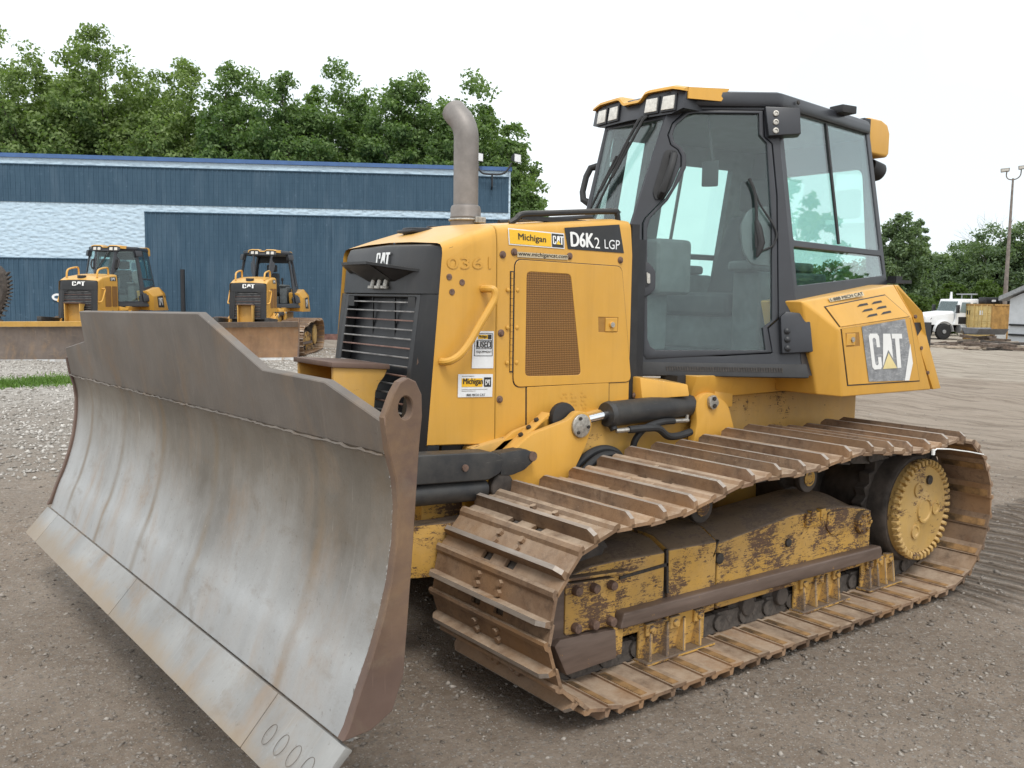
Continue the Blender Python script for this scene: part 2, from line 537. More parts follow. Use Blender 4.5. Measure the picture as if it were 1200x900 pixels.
def rpoly(pts, r, n=4):
    """rounds the corners of a 2D polygon"""
    out = []
    m = len(pts)
    for i in range(m):
        p, a, b = Vector(pts[i]), Vector(pts[i - 1]), Vector(pts[(i + 1) % m])
        ri = r[i] if isinstance(r, (list, tuple)) else r
        if ri <= 0:
            out.append(tuple(p)); continue
        u, v = (a - p), (b - p)
        ri = min(ri, u.length * .48, v.length * .48)
        q0, q1 = p + u.normalized() * ri, p + v.normalized() * ri
        for k in range(n + 1):
            t = k / n
            out.append(tuple((1 - t) ** 2 * q0 + 2 * t * (1 - t) * p + t * t * q1))
    return out

def ellipse(cx, cy, rx, ry, n=20):
    return [(cx + rx * math.cos(2 * PI * i / n), cy + ry * math.sin(2 * PI * i / n)) for i in range(n)]

def spline(pts, n=6):
    pts = [Vector(p) for p in pts]
    out = []
    for i in range(len(pts) - 1):
        p0, p1, p2, p3 = pts[max(i - 1, 0)], pts[i], pts[i + 1], pts[min(i + 2, len(pts) - 1)]
        for k in range(n):
            t = k / n
            out.append(.5 * ((2 * p1) + (p2 - p0) * t + (2 * p0 - 5 * p1 + 4 * p2 - p3) * t * t + (3 * p1 - p0 - 3 * p2 + p3) * t ** 3))
    out.append(pts[-1])
    return out

# flat print: a polygon or a line of type laid on a quad given by its four corners (bottom left, bottom right, top left, top right)
def quad_map(bl, br, tl, tr):
    bl, br, tl, tr = Vector(bl), Vector(br), Vector(tl), Vector(tr)
    return lambda u, v: (bl * (1 - u) + br * u) * (1 - v) + (tl * (1 - u) + tr * u) * v

def sheet(name, polys, f, mat, parent):
    b = bmesh.new()
    for p in polys:
        vs = [b.verts.new(f(u, v)) for u, v in p]
        b.faces.new(vs)
    me = bpy.data.meshes.new(name)
    b.to_mesh(me)
    b.free()
    return obj(name, me, mat, parent, 0)

_type = {}
def type_mesh(text, bold=.0):
    key = (text, bold)
    if key not in _type:
        cu = bpy.data.curves.new('lettering', 'FONT')
        cu.body = text
        cu.offset = bold
        cu.resolution_u = 3
        o = bpy.data.objects.new('lettering', cu)
        me = bpy.data.meshes.new_from_object(o)
        co = np.empty(len(me.vertices) * 3, np.float32)
        me.vertices.foreach_get('co', co)
        co = co.reshape(-1, 3)[:, :2]
        lo, hi = co.min(0), co.max(0)
        co = (co - lo) / (hi - lo)
        faces = [tuple(p.vertices) for p in me.polygons]
        bpy.data.objects.remove(o)
        bpy.data.meshes.remove(me)
        bpy.data.curves.remove(cu)
        _type[key] = (co, faces)
    return _type[key]

def lettering(name, text, f, mat, parent, bold=.0, box=(0, 0, 1, 1)):
    co, faces = type_mesh(text)
    x0, y0, x1, y1 = box
    nrm = (f(1, 0) - f(0, 0)).cross(f(0, 1) - f(0, 0)).normalized()
    vs, fs = [], []
    # heavier type is the same outline printed again, shifted by part of a stroke
    asp = (f(1, 0) - f(0, 0)).length / max(1e-6, (f(0, 1) - f(0, 0)).length)
    shifts = [(0, 0)] if bold <= 0 else [(-bold / asp, 0), (bold / asp, 0), (0, -bold * .5), (0, bold * .5)]
    for q, (du, dv) in enumerate(shifts):
        k0 = len(vs)
        vs += [f(x0 + (u + du) * (x1 - x0), y0 + (v + dv) * (y1 - y0)) + nrm * .0002 * q for u, v in co]
        fs += [tuple(i + k0 for i in t) for t in faces]
    me = bpy.data.meshes.new(name)
    me.from_pydata(vs, [], fs)
    me.update()
    return obj(name, me, mat, parent, 0)

CAT_C = [(.05, 0), (0, .07), (0, .93), (.05, 1), (.25, 1), (.30, .93), (.30, .62), (.20, .62), (.20, .84), (.17, .88), (.13, .88), (.10, .84), (.10, .16), (.13, .12), (.17, .12), (.20, .16), (.20, .34), (.30, .34), (.30, .07), (.25, 0)]
CAT_A = [(.33, .10), (.43, 1), (.64, 1), (.665, .80), (.665, .28), (.535, .54), (.42, .28), (.345, .10)]
CAT_T = [(.685, 1), (1, 1), (1, .86), (.905, .86), (.905, .0), (.78, .0), (.775, .05), (.775, .86), (.685, .86)]
CAT_TRI = [(.31, 0), (.765, 0), (.535, .45)]
def logo(f, parent, tri='orange_print', name='logo_letters'):
    polys = [CAT_C, CAT_A, CAT_T]
    vs, fs = [], []
    for p in polys:
        k0 = len(vs)
        vs += [f(u, v) for u, v in p]
        fs += [tuple(k0 + i for i in t) for t in tessellate_polygon([[Vector((u, v, 0)) for u, v in p]])]
    me = bpy.data.meshes.new(name)
    me.from_pydata(vs, [], fs)
    me.update()
    o = obj(name, me, 'white_print', parent, 0)
    if tri:
        sheet('logo_triangle', [CAT_TRI], f, tri, parent)
    return o

m_plain('rubbed_strip', (.235, .135, .055), .8, 0, .75, 9, .2)
m_paint('hub_paint', (.54, .34, .10), .34, .40, .6)

# ---------------------------------------------------------------- the bulldozer
# machine axes: x forward, y to its left, z up, origin on the ground between the tracks
ND = V(.616, .772, .157).normalized()
def dp(x, z, off=0.0, s=1):
    """point on the slanted door side of the cab"""
    p = V(x, (.354 - .616 * x - .157 * z) / .772, z) + ND * off
    return V(p.x, p.y * s, p.z)
HLB, HLT = V(-.822, .871, 1.2), V(-.857, .591, 2.712)
NW = V(-.993, -.118, 0).cross(HLT - HLB).normalized()
if NW.y < 0:
    NW = -NW
def wp(x, z, off=0.0, s=1):
    """point on the rear side window plane of the cab"""
    y = (NW.dot(HLB) - NW.x * x - NW.z * z) / NW.y
    p = V(x, y, z) + NW * off
    return V(p.x, p.y * s, p.z)
def mir(p, s):
    return V(p[0], p[1] * s, p[2])

TRACK_Y, SHOE_HALF = 1.0, .38
def track_path():
    top = [(-1.52, .860), (-1.288, .842), (-1.118, .833), (-.85, .856), (-.6, .877), (-.4, .857), (-.217, .834), (-.05, .831),
           (.125, .838), (.31, .824), (.506, .779), (.675, .748), (.842, .742), (.98, .745)]
    pts = [p.to_2d() for p in spline([(x, z, 0) for x, z in top], 8)]
    for i in range(1, 41):
        a = PI / 2 - PI * i / 40
        pts.append(V(.98 + .345 * math.cos(a), .40 + .345 * math.sin(a)).to_2d() if False else Vector((.98 + .345 * math.cos(a), .40 + .345 * math.sin(a))))
    for i in range(1, 41):
        pts.append(Vector((.98 - 2.5 * i / 40, .055)))
    for i in range(1, 41):
        a = -PI / 2 - PI * i / 40
        pts.append(Vector((-1.52 + .4025 * math.cos(a), .4575 + .4025 * math.sin(a))))
    acc = [0.0]
    for a, b in zip(pts, pts[1:]):
        acc.append(acc[-1] + (b - a).length)
    return pts, acc
PATH, ACC = track_path()
N_SHOE = round(ACC[-1] / .18)
PITCH_S = ACC[-1] / N_SHOE
def path_at(s):
    s %= ACC[-1]
    lo, hi = 0, len(ACC) - 1
    while hi - lo > 1:
        m = (lo + hi) // 2
        if ACC[m] <= s:
            lo = m
        else:
            hi = m
    t = (s - ACC[lo]) / max(1e-9, ACC[hi] - ACC[lo])
    return PATH[lo].lerp(PATH[hi], t)
# arc length at which the bottom run passes x = .891, where a grouser stands
_sb = next(ACC[i] for i, p in enumerate(PATH) if abs(p.y - .055) < 1e-6 and p.x <= .891)
PHASE = _sb - .111

def shoe_mesh():
    m = MB()
    H = SHOE_HALF
    m.prism([(0, 0), (-.012, .008), (-.014, .020), (-.004, .027), (.014, .025), (.028, .014), (.112, .014), (.112, 0)], -H, H)
    g = [(-H, .002), (-H, .036), (-H + .03, .058), (H - .03, .058), (H, .036), (H, .002)]
    m.loft([[V(.096, y, h) if h < .01 else V(.101, y, h) for y, h in g], [V(.127, y, h) if h < .01 else V(.120, y, h) for y, h in g]])
    for a, b in ((-H, -.105), (-.045, .045), (.105, H)):
        m.box(.110, .188, a, b, -.008, .007)
    for a, b in ((-.105, -.045), (.045, .105)):
        m.box(.110, .126, a, b, -.008, .007); m.box(.160, .188, a, b, -.008, .007)
    nf = len(m.b.faces)
    for a, b in ((-H + .015, -.125), (.125, H - .015)):
        m.box(.118, .156, a, b, -.0105, -.0075)
    for s in (.042, .080):
        for y in (-.07, .07):
            m.cyl((s, y, .012), (s, y, .030), .0155, .0145, 6)
    bmesh.ops.recalc_face_normals(m.b, faces=m.b.faces)
    me = bpy.data.meshes.new('track_shoe')
    m.b.to_mesh(me)
    m.b.free()
    me.materials.append(MATS['track_steel'])
    me.materials.append(MATS['grouser_edge'])
    me.materials.append(MATS['rubbed_strip'])
    for p in me.polygons:
        if min(me.vertices[i].co.z for i in p.vertices) > .035:
            p.material_index = 1
        elif max(me.vertices[i].co.z for i in p.vertices) < -.0070 and min(me.vertices[i].co.z for i in p.vertices) < -.0090:
            p.material_index = 2
    return me
def link_mesh():
    m = MB()
    for y in (-.075, .075):
        m.prism([(-.02, -.025), (.0, -.10), (.16, -.095), (.19, -.03), (.17, -.004), (.0, -.004)], y - .016, y + .016)
        m.cyl((0.0, y - .03, -.055), (0.0, y + .03, -.055), .036, n=12)
        m.cyl((.09, y - .018, -.05), (.09, y + .018, -.05), .018, n=8)
    m.cyl((0, -.075, -.055), (0, .075, -.055), .030, n=10)
    bmesh.ops.recalc_face_normals(m.b, faces=m.b.faces)
    me = bpy.data.meshes.new('track_link')
    m.b.to_mesh(me)
    m.b.free()
    me.materials.append(MATS['link_steel'])
    me.shade_smooth()
    me.set_sharp_from_angle(angle=R(35))
    return me
SHOE_ME, LINK_ME = shoe_mesh(), link_mesh()

def build_track(root, s, lite):
    Y = TRACK_Y * s
    m = MB()
    m.tube([(-1.5, Y, .46), (.98, Y, .41)], .03, 6)
    tr = m.build('track', 'undercarriage_dark', root)
    for i in range(N_SHOE):
        a, b = path_at(PHASE + i * PITCH_S), path_at(PHASE + (i + 1) * PITCH_S)
        d = b - a
        ang = math.atan2(-d.y, d.x)
        for nm, me in (('track_shoe', SHOE_ME), ('track_link', LINK_ME)):
            if nm == 'track_link' and lite:
                continue
            o = bpy.data.objects.new(nm, me)
            COL.objects.link(o)
            o.parent = tr
            o.location = (a.x, Y, a.y)
            o.rotation_euler = (0, ang, 0)
    # frame of the track: a long box whose top slopes up towards the machine
    yo, ym, yi = 1.12 * s, 1.0 * s, .86 * s
    st = [(1.06, .50, .50), (.90, .53, .555), (.75, .53, .572), (.46, .517, .567), (.13, .507, .562), (.10, .500, .560), (-.43, .553, .592), (-.67, .549, .605),
          (-.86, .540, .592), (-1.06, .505, .51), (-1.13, .485, .485)]
    fr = None
    for lo_, hi_, o_, zz_ in ((-2, .117, 0, 0), (.135, .447, .006, .004), (.466, 2, .0, -.004)):
        part = [q for q in st if lo_ <= q[0] <= hi_]
        def cut(x):
            for (xa, sa, ra), (xb, sb, rb) in zip(st, st[1:]):
                if xb <= x <= xa:
                    t = (x - xa) / (xb - xa)
                    return (x, sa + (sb - sa) * t, ra + (rb - ra) * t)
        if hi_ < 1:
            part = [cut(hi_)] + part
        if lo_ > -1:
            part = part + [cut(lo_)]
        m = MB()
        m.loft([[V(x, yo + o_ * s, .19), V(x, yo + o_ * s, zs + zz_), V(x, ym + .03 * s, zr + zz_ - .006), V(x, ym - .02 * s, zr + zz_), V(x, yi, zr + zz_), V(x, yi, .19)] for x, zs, zr in part])
        m.bevel(.009, 3, 25)
        p_ = m.build('track_frame', 'yellow_worn', root)
        fr = fr or p_
    m = MB(); m.box(-1.05, .98, .88 * s, 1.108 * s, .20, .47); m.build('frame_core', 'undercarriage_dark', root)
    if s > 0 or not lite:
        f = fr
        y0, y1 = (1.115 * s, 1.150 * s)
        m = MB(); m.prism(rpoly([(1.055, .487), (.785, .467), (.785, .270), (1.055, .280)], .012), y0, y1)
        m.prism([(1.065, .50), (.72, .478), (.72, .488), (1.065, .512)], y0, 1.158 * s)
        m.bevel(.005).build('cover_plate', 'yellow_worn', f)
        # rounded nose in front of the idler
        m = MB()
        m.loft([[V(1.03, 1.148 * s, z), V(1.10, 1.135 * s, z), V(1.155, 1.09 * s, z), V(1.18, 1.0 * s, z), V(1.03, 1.0 * s, z)] for z in (.245, .49)])
        m.bevel(.006, 2).build('idler_guard', 'worn_rail', f)
        m = MB(); m.prism([(.752, .315), (-1.16, .294), (-1.175, .262), (-1.165, .226), (.772, .250)], y0, 1.172 * s)
        m.bevel(.010, 3).build('wear_rail', 'worn_rail', f)
        m = MB(); m.prism([(1.0, .272), (.79, .254), (.78, .130), (1.05, .122), (1.115, .252), (1.09, .275)], y0 - .02 * s, 1.162 * s)
        m.bevel(.006).build('lower_guard', 'worn_rail', f)
        m = MB(); m.prism([(.79, .258), (.735, .246), (.74, .135), (.78, .133)], y0 - .02 * s, 1.15 * s); m.bevel(.004).build('guard_bracket', 'yellow_worn', f)
        for zr in (.455, .305):
            for k in range(3):
                x = 1.005 - .095 * k
                m = MB(); m.cyl((x, 1.148 * s, zr - .006 * k), (x, 1.178 * s, zr - .006 * k), .021, .019, 10)
                m.bevel(.003).build('bolt', 'rusty_bolt', f)
        # raised seams and pads on the outer face
        for poly in ([(.465, .525), (.452, .525), (.442, .330), (.455, .330)], [(.74, .455), (.74, .443), (.45, .452), (.45, .466)], [(.13, .505), (.118, .515), (.150, .445), (.162, .44)]):
            m = MB(); m.prism(poly, 1.11 * s, 1.126 * s); m.build('seam', 'dark_bolt', f)
        m = MB(); m.prism([(-.53, .550), (-.70, .543), (-.70, .475), (-.53, .48)], 1.11 * s, 1.135 * s)
        m.box(-.56, -.60, 1.11 * s, 1.142 * s, .50, .56); m.box(-.64, -.68, 1.11 * s, 1.142 * s, .50, .56)
        m.bevel(.006).build('step_pad', 'yellow_worn', f)
        m = MB(); m.prism(rpoly([(-.72, .53), (-.90, .525), (-.92, .44), (-.86, .40), (-.76, .405), (-.71, .45)], .02), 1.11 * s, 1.130 * s)
        m.bevel(.005).build('access_cover', 'yellow_worn', f)
        for x, z, r in ((.113, .428, .026), (-.40, .421, .021)):
            m = MB(); m.cyl((x, 1.10 * s, z), (x, 1.132 * s, z), r, n=14); m.bevel(.004).build('grease_plug', 'dark_bolt', f)
        m = MB(); m.cyl((-1.035, 1.10 * s, .437), (-1.035, 1.145 * s, .437), .062, n=18)
        for k in range(6):
            a = k * PI / 3
            m.cyl((-1.035 + .044 * math.cos(a), 1.14 * s, .437 + .044 * math.sin(a)), (-1.035 + .044 * math.cos(a), 1.156 * s, .437 + .044 * math.sin(a)), .011, n=6)
        m.bevel(.003).build('pivot_cap', 'yellow_worn', f)
        # guards between the bottom rollers, each with slanting gussets
        for x0, x1 in ((.615, .20), (-.47, -.86), (-1.06, -1.36)):
            m = MB()
            m.box(x1, x0, 1.108 * s, 1.124 * s, .072, .215)
            m.box(x1 - .01, x0 + .01, 1.10 * s, 1.185 * s, .058, .074)
            m.bevel(.004, 1); rg_ = m.build('roller_guard', 'yellow_worn', f)
            g = 4
            for k in range(g):
                x = x0 + (x1 - x0) * (k + .12) / g
                m = MB()
                m.hexa([V(x, 1.12 * s, .073), V(x - .016, 1.12 * s, .073), V(x - .016, 1.178 * s, .073), V(x, 1.178 * s, .073),
                        V(x - .045, 1.12 * s, .205), V(x - .061, 1.12 * s, .205), V(x - .061, 1.135 * s, .205), V(x - .045, 1.135 * s, .205)])
                m.bevel(.003, 1).build('gusset', 'yellow_worn', f)
            for xx in (x0 - .06, (x0 + x1) / 2, x1 + .05):
                m = MB(); m.box(xx - .032, xx + .032, 1.11 * s, 1.140 * s, .168, .225); m.cyl((xx, 1.13 * s, .195), (xx, 1.150 * s, .195), .017, n=10); m.bevel(.004, 1)
                m.build('roller_bracket', 'yellow_worn', f)
        for x in (.40, -.13, -.39, -.68):
            m = MB(); m.lathe((x, .90 * s, .150), (0, s, 0), [(0, .05), (0, .105), (.035, .105), (.05, .085), (.14, .085), (.155, .105), (.175, .105), (.18, .05), (.215, .045)], 22)
            m.bevel(.004, 1).build('bottom_roller', 'undercarriage_dark', root)
            m = MB(); m.lathe((x, 1.08 * s, .150), (0, s, 0), [(0, .035), (.025, .035), (.03, .02)], 14); m.build('roller_hub', 'yellow_worn', root)
    for x, z in ((.15, .655), (-.66, .700)):
        m = MB(); m.lathe((x, .90 * s, z), (0, s, 0), [(0, .075), (.03, .075), (.045, .06), (.10, .06), (.115, .075), (.145, .075), (.148, .045)], 24)
        m.bevel(.003, 1); cr = m.build('carrier_roller', 'undercarriage_dark', root)
        m = MB(); m.lathe((x, 1.047 * s, z), (0, s, 0), [(0, .042), (.006, .042), (.008, .032), (.004, .028), (.010, .02), (.012, .004)], 18); m.build('roller_hub', 'yellow_worn', cr)
    m = MB(); m.lathe((.98, .93 * s, .40), (0, s, 0), [(0, .10), (.0, .24), (.03, .28), (.03, .30), (.11, .30), (.11, .28), (.14, .24), (.14, .10)], 36)
    m.bevel(.006, 1).build('idler', 'undercarriage_dark', root)
    # sprocket, drum and ribbed final drive cover
    sx, sz = -1.525, .450
    m = MB()
    prof = []
    for k in range(50):
        r = .355 if k % 2 else .315
        prof.append((sx + r * math.cos(2 * PI * k / 50), sz + r * math.sin(2 * PI * k / 50)))
    m.prism(prof, .965 * s, 1.035 * s).bevel(.006, 1).build('sprocket', 'undercarriage_dark', root)
    m = MB(); m.lathe((sx, .60 * s, sz), (0, s, 0), [(0, .22), (.10, .25), (.30, .30), (.33, .305), (.52, .305), (.545, .296)], 48)
    m.bevel(.006, 2, 20).build('final_drive_drum', 'undercarriage_dark', root)
    m = MB(); m.lathe((sx, 1.13 * s, sz), (0, s, 0), [(0, .276), (.05, .276), (.055, .240), (.062, .245), (.064, .10), (.070, .095), (.072, .0005)], 56)
    m.bevel(.004, 1, 40); hub = m.build('final_drive_cover', 'hub_paint', root)
    for k in range(0, 44 if not lite else 0):
        a = 2 * PI * k / 44
        ca, sa = math.cos(a), math.sin(a)
        m = MB()
        q = []
        for rr, yy in ((.228, 1.17), (.286, 1.17), (.281, 1.205), (.252, 1.208)):
            q.append((rr, yy))
        wv = .0105
        m.loft([[V(sx + rr * ca - sgn * wv * sa, yy * s, sz + rr * sa + sgn * wv * ca) for rr, yy in q] for sgn in (-1, 1)])
        m.bevel(.003, 1).build('hub_bolt', 'hub_paint', hub)
    if not lite:
        for k in range(3):
            a = R(62 + 120 * k)
            m = MB(); m.lathe((sx + .135 * math.cos(a), 1.192 * s, sz + .135 * math.sin(a)), (0, s, 0), [(0, .040), (.010, .040), (.010, .028), (.004, .024), (.004, .001)], 18)
            m.build('hub_plug', 'hub_paint', hub)
        m = MB(); m.lathe((sx, 1.200 * s, sz), (0, s, 0), [(0, .075), (.010, .072), (.011, .06), (.004, .055), (.004, .001)], 24); m.build('hub_cap', 'hub_paint', hub)
        a = R(105)
        m = MB(); m.cyl((sx + .17 * math.cos(a), 1.19 * s, sz + .17 * math.sin(a)), (sx + .17 * math.cos(a), 1.206 * s, sz + .17 * math.sin(a)), .026, n=12); m.build('drain_plug', 'dark_bolt', hub)
    return tr

# ---- blade -------------------------------------------------------------------
BN, BF = 1.72, -1.74
def bp(x, y, z):
    return V(x + .012 * (BN - y), y, z - .017 * (BN - y))
MOLD = [(2.300, .456), (2.256, .584), (2.222, .661), (2.191, .754), (2.166, .850), (2.149, .961), (2.144, 1.06), (2.151, 1.13), (2.171, 1.204)]
def build_blade(root, lite):
    prof = [(p.x, p.y) for p in spline([(x, z, 0) for x, z in MOLD], 4)]
    m = MB()
    ny = 14
    rings = []
    for k in range(ny + 1):
        y = BF + (BN - BF) * k / ny
        rings.append([bp(x, y, z) for x, z in prof] + [bp(x - .03, y, z - .01) for x, z in prof[::-1]])
    m.loft(rings)
    bl = m.build('blade', 'blade_steel' if not lite else lite, root, 30)
    gx = lambda z: 2.168 + .16 * (z - 1.2)
    top = [(BN, 1.192), (BN, 1.31), (BF, 1.31), (BF, 1.192)] if lite else [(BN, 1.192), (BN, 1.280), (1.43, 1.362), (1.0, 1.372), (.5, 1.547), (-1.25, 1.545), (-1.275, 1.392), (BF, 1.342), (BF, 1.192)]
    m = MB()
    m.plate([bp(gx(z) + .009, y, z) for y, z in top], n=(1, 0, -.16), t=.032)
    m.bevel(.003, 1, 40)
    m.build('spill_guard', 'blade_guard' if not lite else ('yellow_scuffed' if lite == 'blade_brown' else 'blade_brown'), bl, 30)
    random.seed(5)
    m = MB()
    pts = []
    for k in range(120):
        y = BF + (BN - BF) * k / 119
        pts.append(bp(2.182 + random.uniform(-.003, .004), y, 1.190 + random.uniform(-.003, .003)))
    m.tube(pts, [.0038 + random.uniform(-.0015, .0016) for _ in pts], 6).build('weld_bead', 'blade_guard', bl)
    # rust lines and rubbed lines left by the ribs behind the moldboard
    d = V(.117, 0, -.121).normalized()
    nrm = V(.121, 0, .117).normalized()
    cuts = [(BF - .02, -1.50, 'end_bit'), (-1.50, -.05, 'cutting_edge'), (-.05, 1.35, 'cutting_edge'), (1.35, BN + .045, 'end_bit')]
    for y0, y1, nm in cuts:
        m = MB()
        o0 = V(2.301, 0, .453)
        def cp(t, y, off):
            p = o0 + d * t + nrm * off
            return bp(p.x, y, p.z)
        g = .002
        m.hexa([cp(0, y0 + g, -.012), cp(0, y1 - g, -.012), cp(.175, y1 - g, -.004), cp(.175, y0 + g, -.004),
                cp(0.004, y0 + g, .014), cp(0.004, y1 - g, .014), cp(.178, y1 - g, .006), cp(.178, y0 + g, .006)])
        m.bevel(.004, 2)
        e = m.build(nm, 'blade_edge' if not lite else 'blade_steel', bl)
        if nm == 'end_bit' and y0 > 0 and not lite:
            for k in range(4):
                yy, t = 1.44 + .078 * k, .10
                m = MB()
                ring = [cp(t + .030 * math.sin(a), yy + .021 * math.cos(a), .0125 - .03 * (t) * .35) for a in [2 * PI * i / 24 for i in range(25)]]
                m.tube(ring, .0008, 4).build('plow_bolt', 'blade_guard', bl)
    # ragged worn weld down the near edge of the plate
    random.seed(8)
    if not lite:
        m = MB()
        ed = spline([(x, z, 0) for x, z in MOLD], 16)
        m.tube([bp(p.x + random.uniform(-.001, .004), BN + random.uniform(-.006, .003), p.y) for p in ed], [random.uniform(.004, .009) for _ in ed], 6).build('weld_bead', 'blade_edge', bl)
    # steel side plates, each rising to an eye
    for s, yy in ((1, BN), (-1, BF)):
        y0 = yy + (.002 if s > 0 else -.034)
        ear = [(2.318, .470), (2.300, .500), (2.262, .600), (2.229, .680), (2.200, .765), (2.176, .86), (2.160, .965), (2.156, 1.06), (2.163, 1.13), (2.184, 1.205), (2.196, 1.290)] + \
              [(2.170 , 1.352), (2.152, 1.380), (2.128, 1.391), (2.104, 1.380), (2.086, 1.345), (2.084, 1.29), (2.092, 1.216), (2.114, .901), (2.128, .728), (2.138, .603), (2.172, .513), (2.235, .478)]
        hole = [(2.135 + .021 * math.cos(a), 1.313 + .030 * math.sin(a)) for a in [2 * PI * i / 18 for i in range(18)]]
        m = MB()
        if s > 0:
            m.plate([bp(x, y0 + .032, z) for x, z in ear], [[bp(x, y0 + .032, z) for x, z in hole]], n=(0, 1, 0), t=.032)
        else:
            m.plate([bp(x, y0 + .032, min(z, 1.29)) for x, z in ear if z < 1.32], n=(0, 1, 0), t=.032)
        m.bevel(.003, 1, 45)
        m.build('end_plate', 'blade_plate', bl, 30)
    m = MB()
    m.loft([[bp(x, y, z) for x, z in ((2.10, 1.12), (1.99, 1.06), (1.99, .62), (2.19, .60))] for y in (-1.05, 1.0)])
    m.build('back_brace', 'yellow_scuffed', bl)
    # boxed bracket behind the blade
    m = MB()
    side = [(1.566, 1.288), (1.300, 1.270), (1.318, 1.235), (1.345, 1.205), (1.362, 1.165), (1.368, 1.10), (1.36, .50), (1.566, .50)]
    for y in (-.187, .165):
        m.prism(side, y, y + .022)
    m.box(1.37, 1.40, -.165, .165, .5, 1.27)
    m.box(1.40, 1.95, -.187, .187, .45, .62)
    br = m.bevel(.004, 2).build('blade_bracket', 'yellow_scuffed', root)
    m = MB(); m.hexa([V(1.295, -.20, 1.268), V(1.58, -.20, 1.287), V(1.58, .20, 1.287), V(1.295, .20, 1.268), V(1.295, -.20, 1.291), V(1.58, -.20, 1.310), V(1.58, .20, 1.310), V(1.295, .20, 1.291)])
    m.bevel(.005, 2).build('bracket_cap', 'blade_plate', br)
    # push beams, arms with pin, black angle-cylinder covers
    for s in (1, -1):
        m = MB()
        m.loft([[mir(V(x, y - .05, .42), s), mir(V(x, y + .05, .42), s), mir(V(x, y + .05, .645), s), mir(V(x, y - .05, .645), s)] for x, y in ((.2, .555), (1.28, .555), (1.45, .50), (1.95, .12))])
        m.bevel(.006).build('push_beam', 'yellow_worn', root)
        m = MB(); m.box(.95, 1.30, .36 * s, .48 * s, .62, .74); m.build('beam_plate', 'yellow_worn', root)
        arm = rpoly([(.575, 1.035), (.525, 1.075), (.455, 1.060), (.430, 1.000), (.470, .900), (.64, .64), (.64, .50), (1.07, .50), (1.07, .80), (.93, .90), (.80, .985)], .025)
        m = MB(); m.prism(arm, .560 * s, .600 * s); m.bevel(.005).build('lift_arm', 'yellow_paint', root)
        m = MB(); m.prism([(x + .02, z + .004) for x, z in arm], .475 * s, .50 * s)
        m.hexa([mir(p, s) for p in (V(1.03, .50, .80), V(.66, .50, 1.055), V(.66, .56, 1.055), V(1.03, .56, .80), V(1.03, .50, .815), V(.66, .50, 1.07), V(.66, .56, 1.07), V(1.03, .56, .815))])
        la = m.bevel(.004).build('lift_arm', 'yellow_paint', root)
        if not lite:
            for k in range(3):
                x = .80 - .045 * k; z = .967 + .031 * k
                m = MB(); m.cyl((x, .53 * s, z), (x + .008, .53 * s, z + .014), .012, n=8); m.build('bolt', 'dark_bolt', la)
        m = MB(); m.lathe((.507, .50 * s, 1.003), (0, s, 0), [(0, .03), (.10, .03), (.10, .056), (.112, .056), (.114, .050)], 24); m.bevel(.002, 1); pn = m.build('arm_pin', 'zinc', root)
        if not lite:
            for a in (70, 190, 310):
                m = MB(); x, z = .507 + .038 * math.cos(R(a)), 1.003 + .038 * math.sin(R(a)); m.cyl((x, .612 * s, z), (x, .622 * s, z), .008, n=6); m.build('bolt', 'dark_bolt', pn)
        m = MB(); m.lathe((.56, .515 * s, 1.035), (0, s, 0), [(0, .075), (.035, .075)], 24); m.bevel(.01, 2).build('arm_bush', 'black_rubber', root)
        m = MB(); m.cyl((.513, .53 * s, 1.003), (.26, .53 * s, 1.034), .024, n=16); m.build('cylinder_rod', 'chrome', root)
        m = MB(); m.lathe((.28, .53 * s, 1.032), V(-.60, 0, .012), [(0, .036), (.0, .060), (.03, .066), (.032, .0625), (.57, .0625), (.60, .058)], 26); m.cyl((.245, .53 * s, .99), (.24, .55 * s, .955), .02, n=10)
        m.bevel(.003, 1); lc = m.build('lift_cylinder', 'black_scuffed', root)
        if not lite:
            m = MB(); m.cyl((.235, .56 * s, .952), (.17, .58 * s, .955), .012, n=8); m.cyl((-.27, .57 * s, .969), (-.16, .57 * s, .973), .011, n=8); m.cyl((-.262, .57 * s, .965), (-.262, .57 * s, 1.0), .010, n=8); m.build('hose_fitting', 'zinc', lc)
            m = MB()
            m.tube(spline([(.17, .58 * s, .955), (.06, .60 * s, .957), (-.02, .60 * s, .948), (-.09, .60 * s, .905), (-.17, .60 * s, .900), (-.27, .59 * s, .91)], 6), .019, 10)
            m.tube(spline([(-.16, .57 * s, .973), (-.05, .58 * s, .975), (.05, .57 * s, .95), (.10, .55 * s, .88), (.09, .54 * s, .80)], 6), .017, 10)
            m.build('hydraulic_hose', 'black_rubber', lc)
            m = MB()
            m.tube(spline([(.56, .53 * s, .66), (.50, .54 * s, .775), (.40, .54 * s, .845), (.30, .54 * s, .866), (.21, .54 * s, .838), (.16, .54 * s, .78)], 7), .020, 10)
            m.tube(spline([(.54, .575 * s, .66), (.48, .58 * s, .76), (.39, .58 * s, .825), (.30, .58 * s, .842), (.22, .58 * s, .82)], 7), .020, 10)
            m.build('hydraulic_hose', 'black_rubber', root)
        # rear lug the cylinder pulls on
        m = MB(); m.prism(rpoly([(-.28, .80), (-.315, .95), (-.30, 1.05), (-.35, 1.105), (-.43, 1.11), (-.48, 1.08), (-.56, 1.04), (-.66, .80)], [.02, .03, .06, .05, .05, .03, .1, 0]), .55 * s, .595 * s)
        m.bevel(.006); lg = m.build('cylinder_lug', 'yellow_paint', root)
        m = MB(); m.prism(rpoly([(-.385, 1.085), (-.435, 1.10), (-.47, 1.05), (-.43, 1.015), (-.39, 1.035)], .02), .59 * s, .612 * s); m.bevel(.003); pk = m.build('pin_keeper', 'zinc', lg)
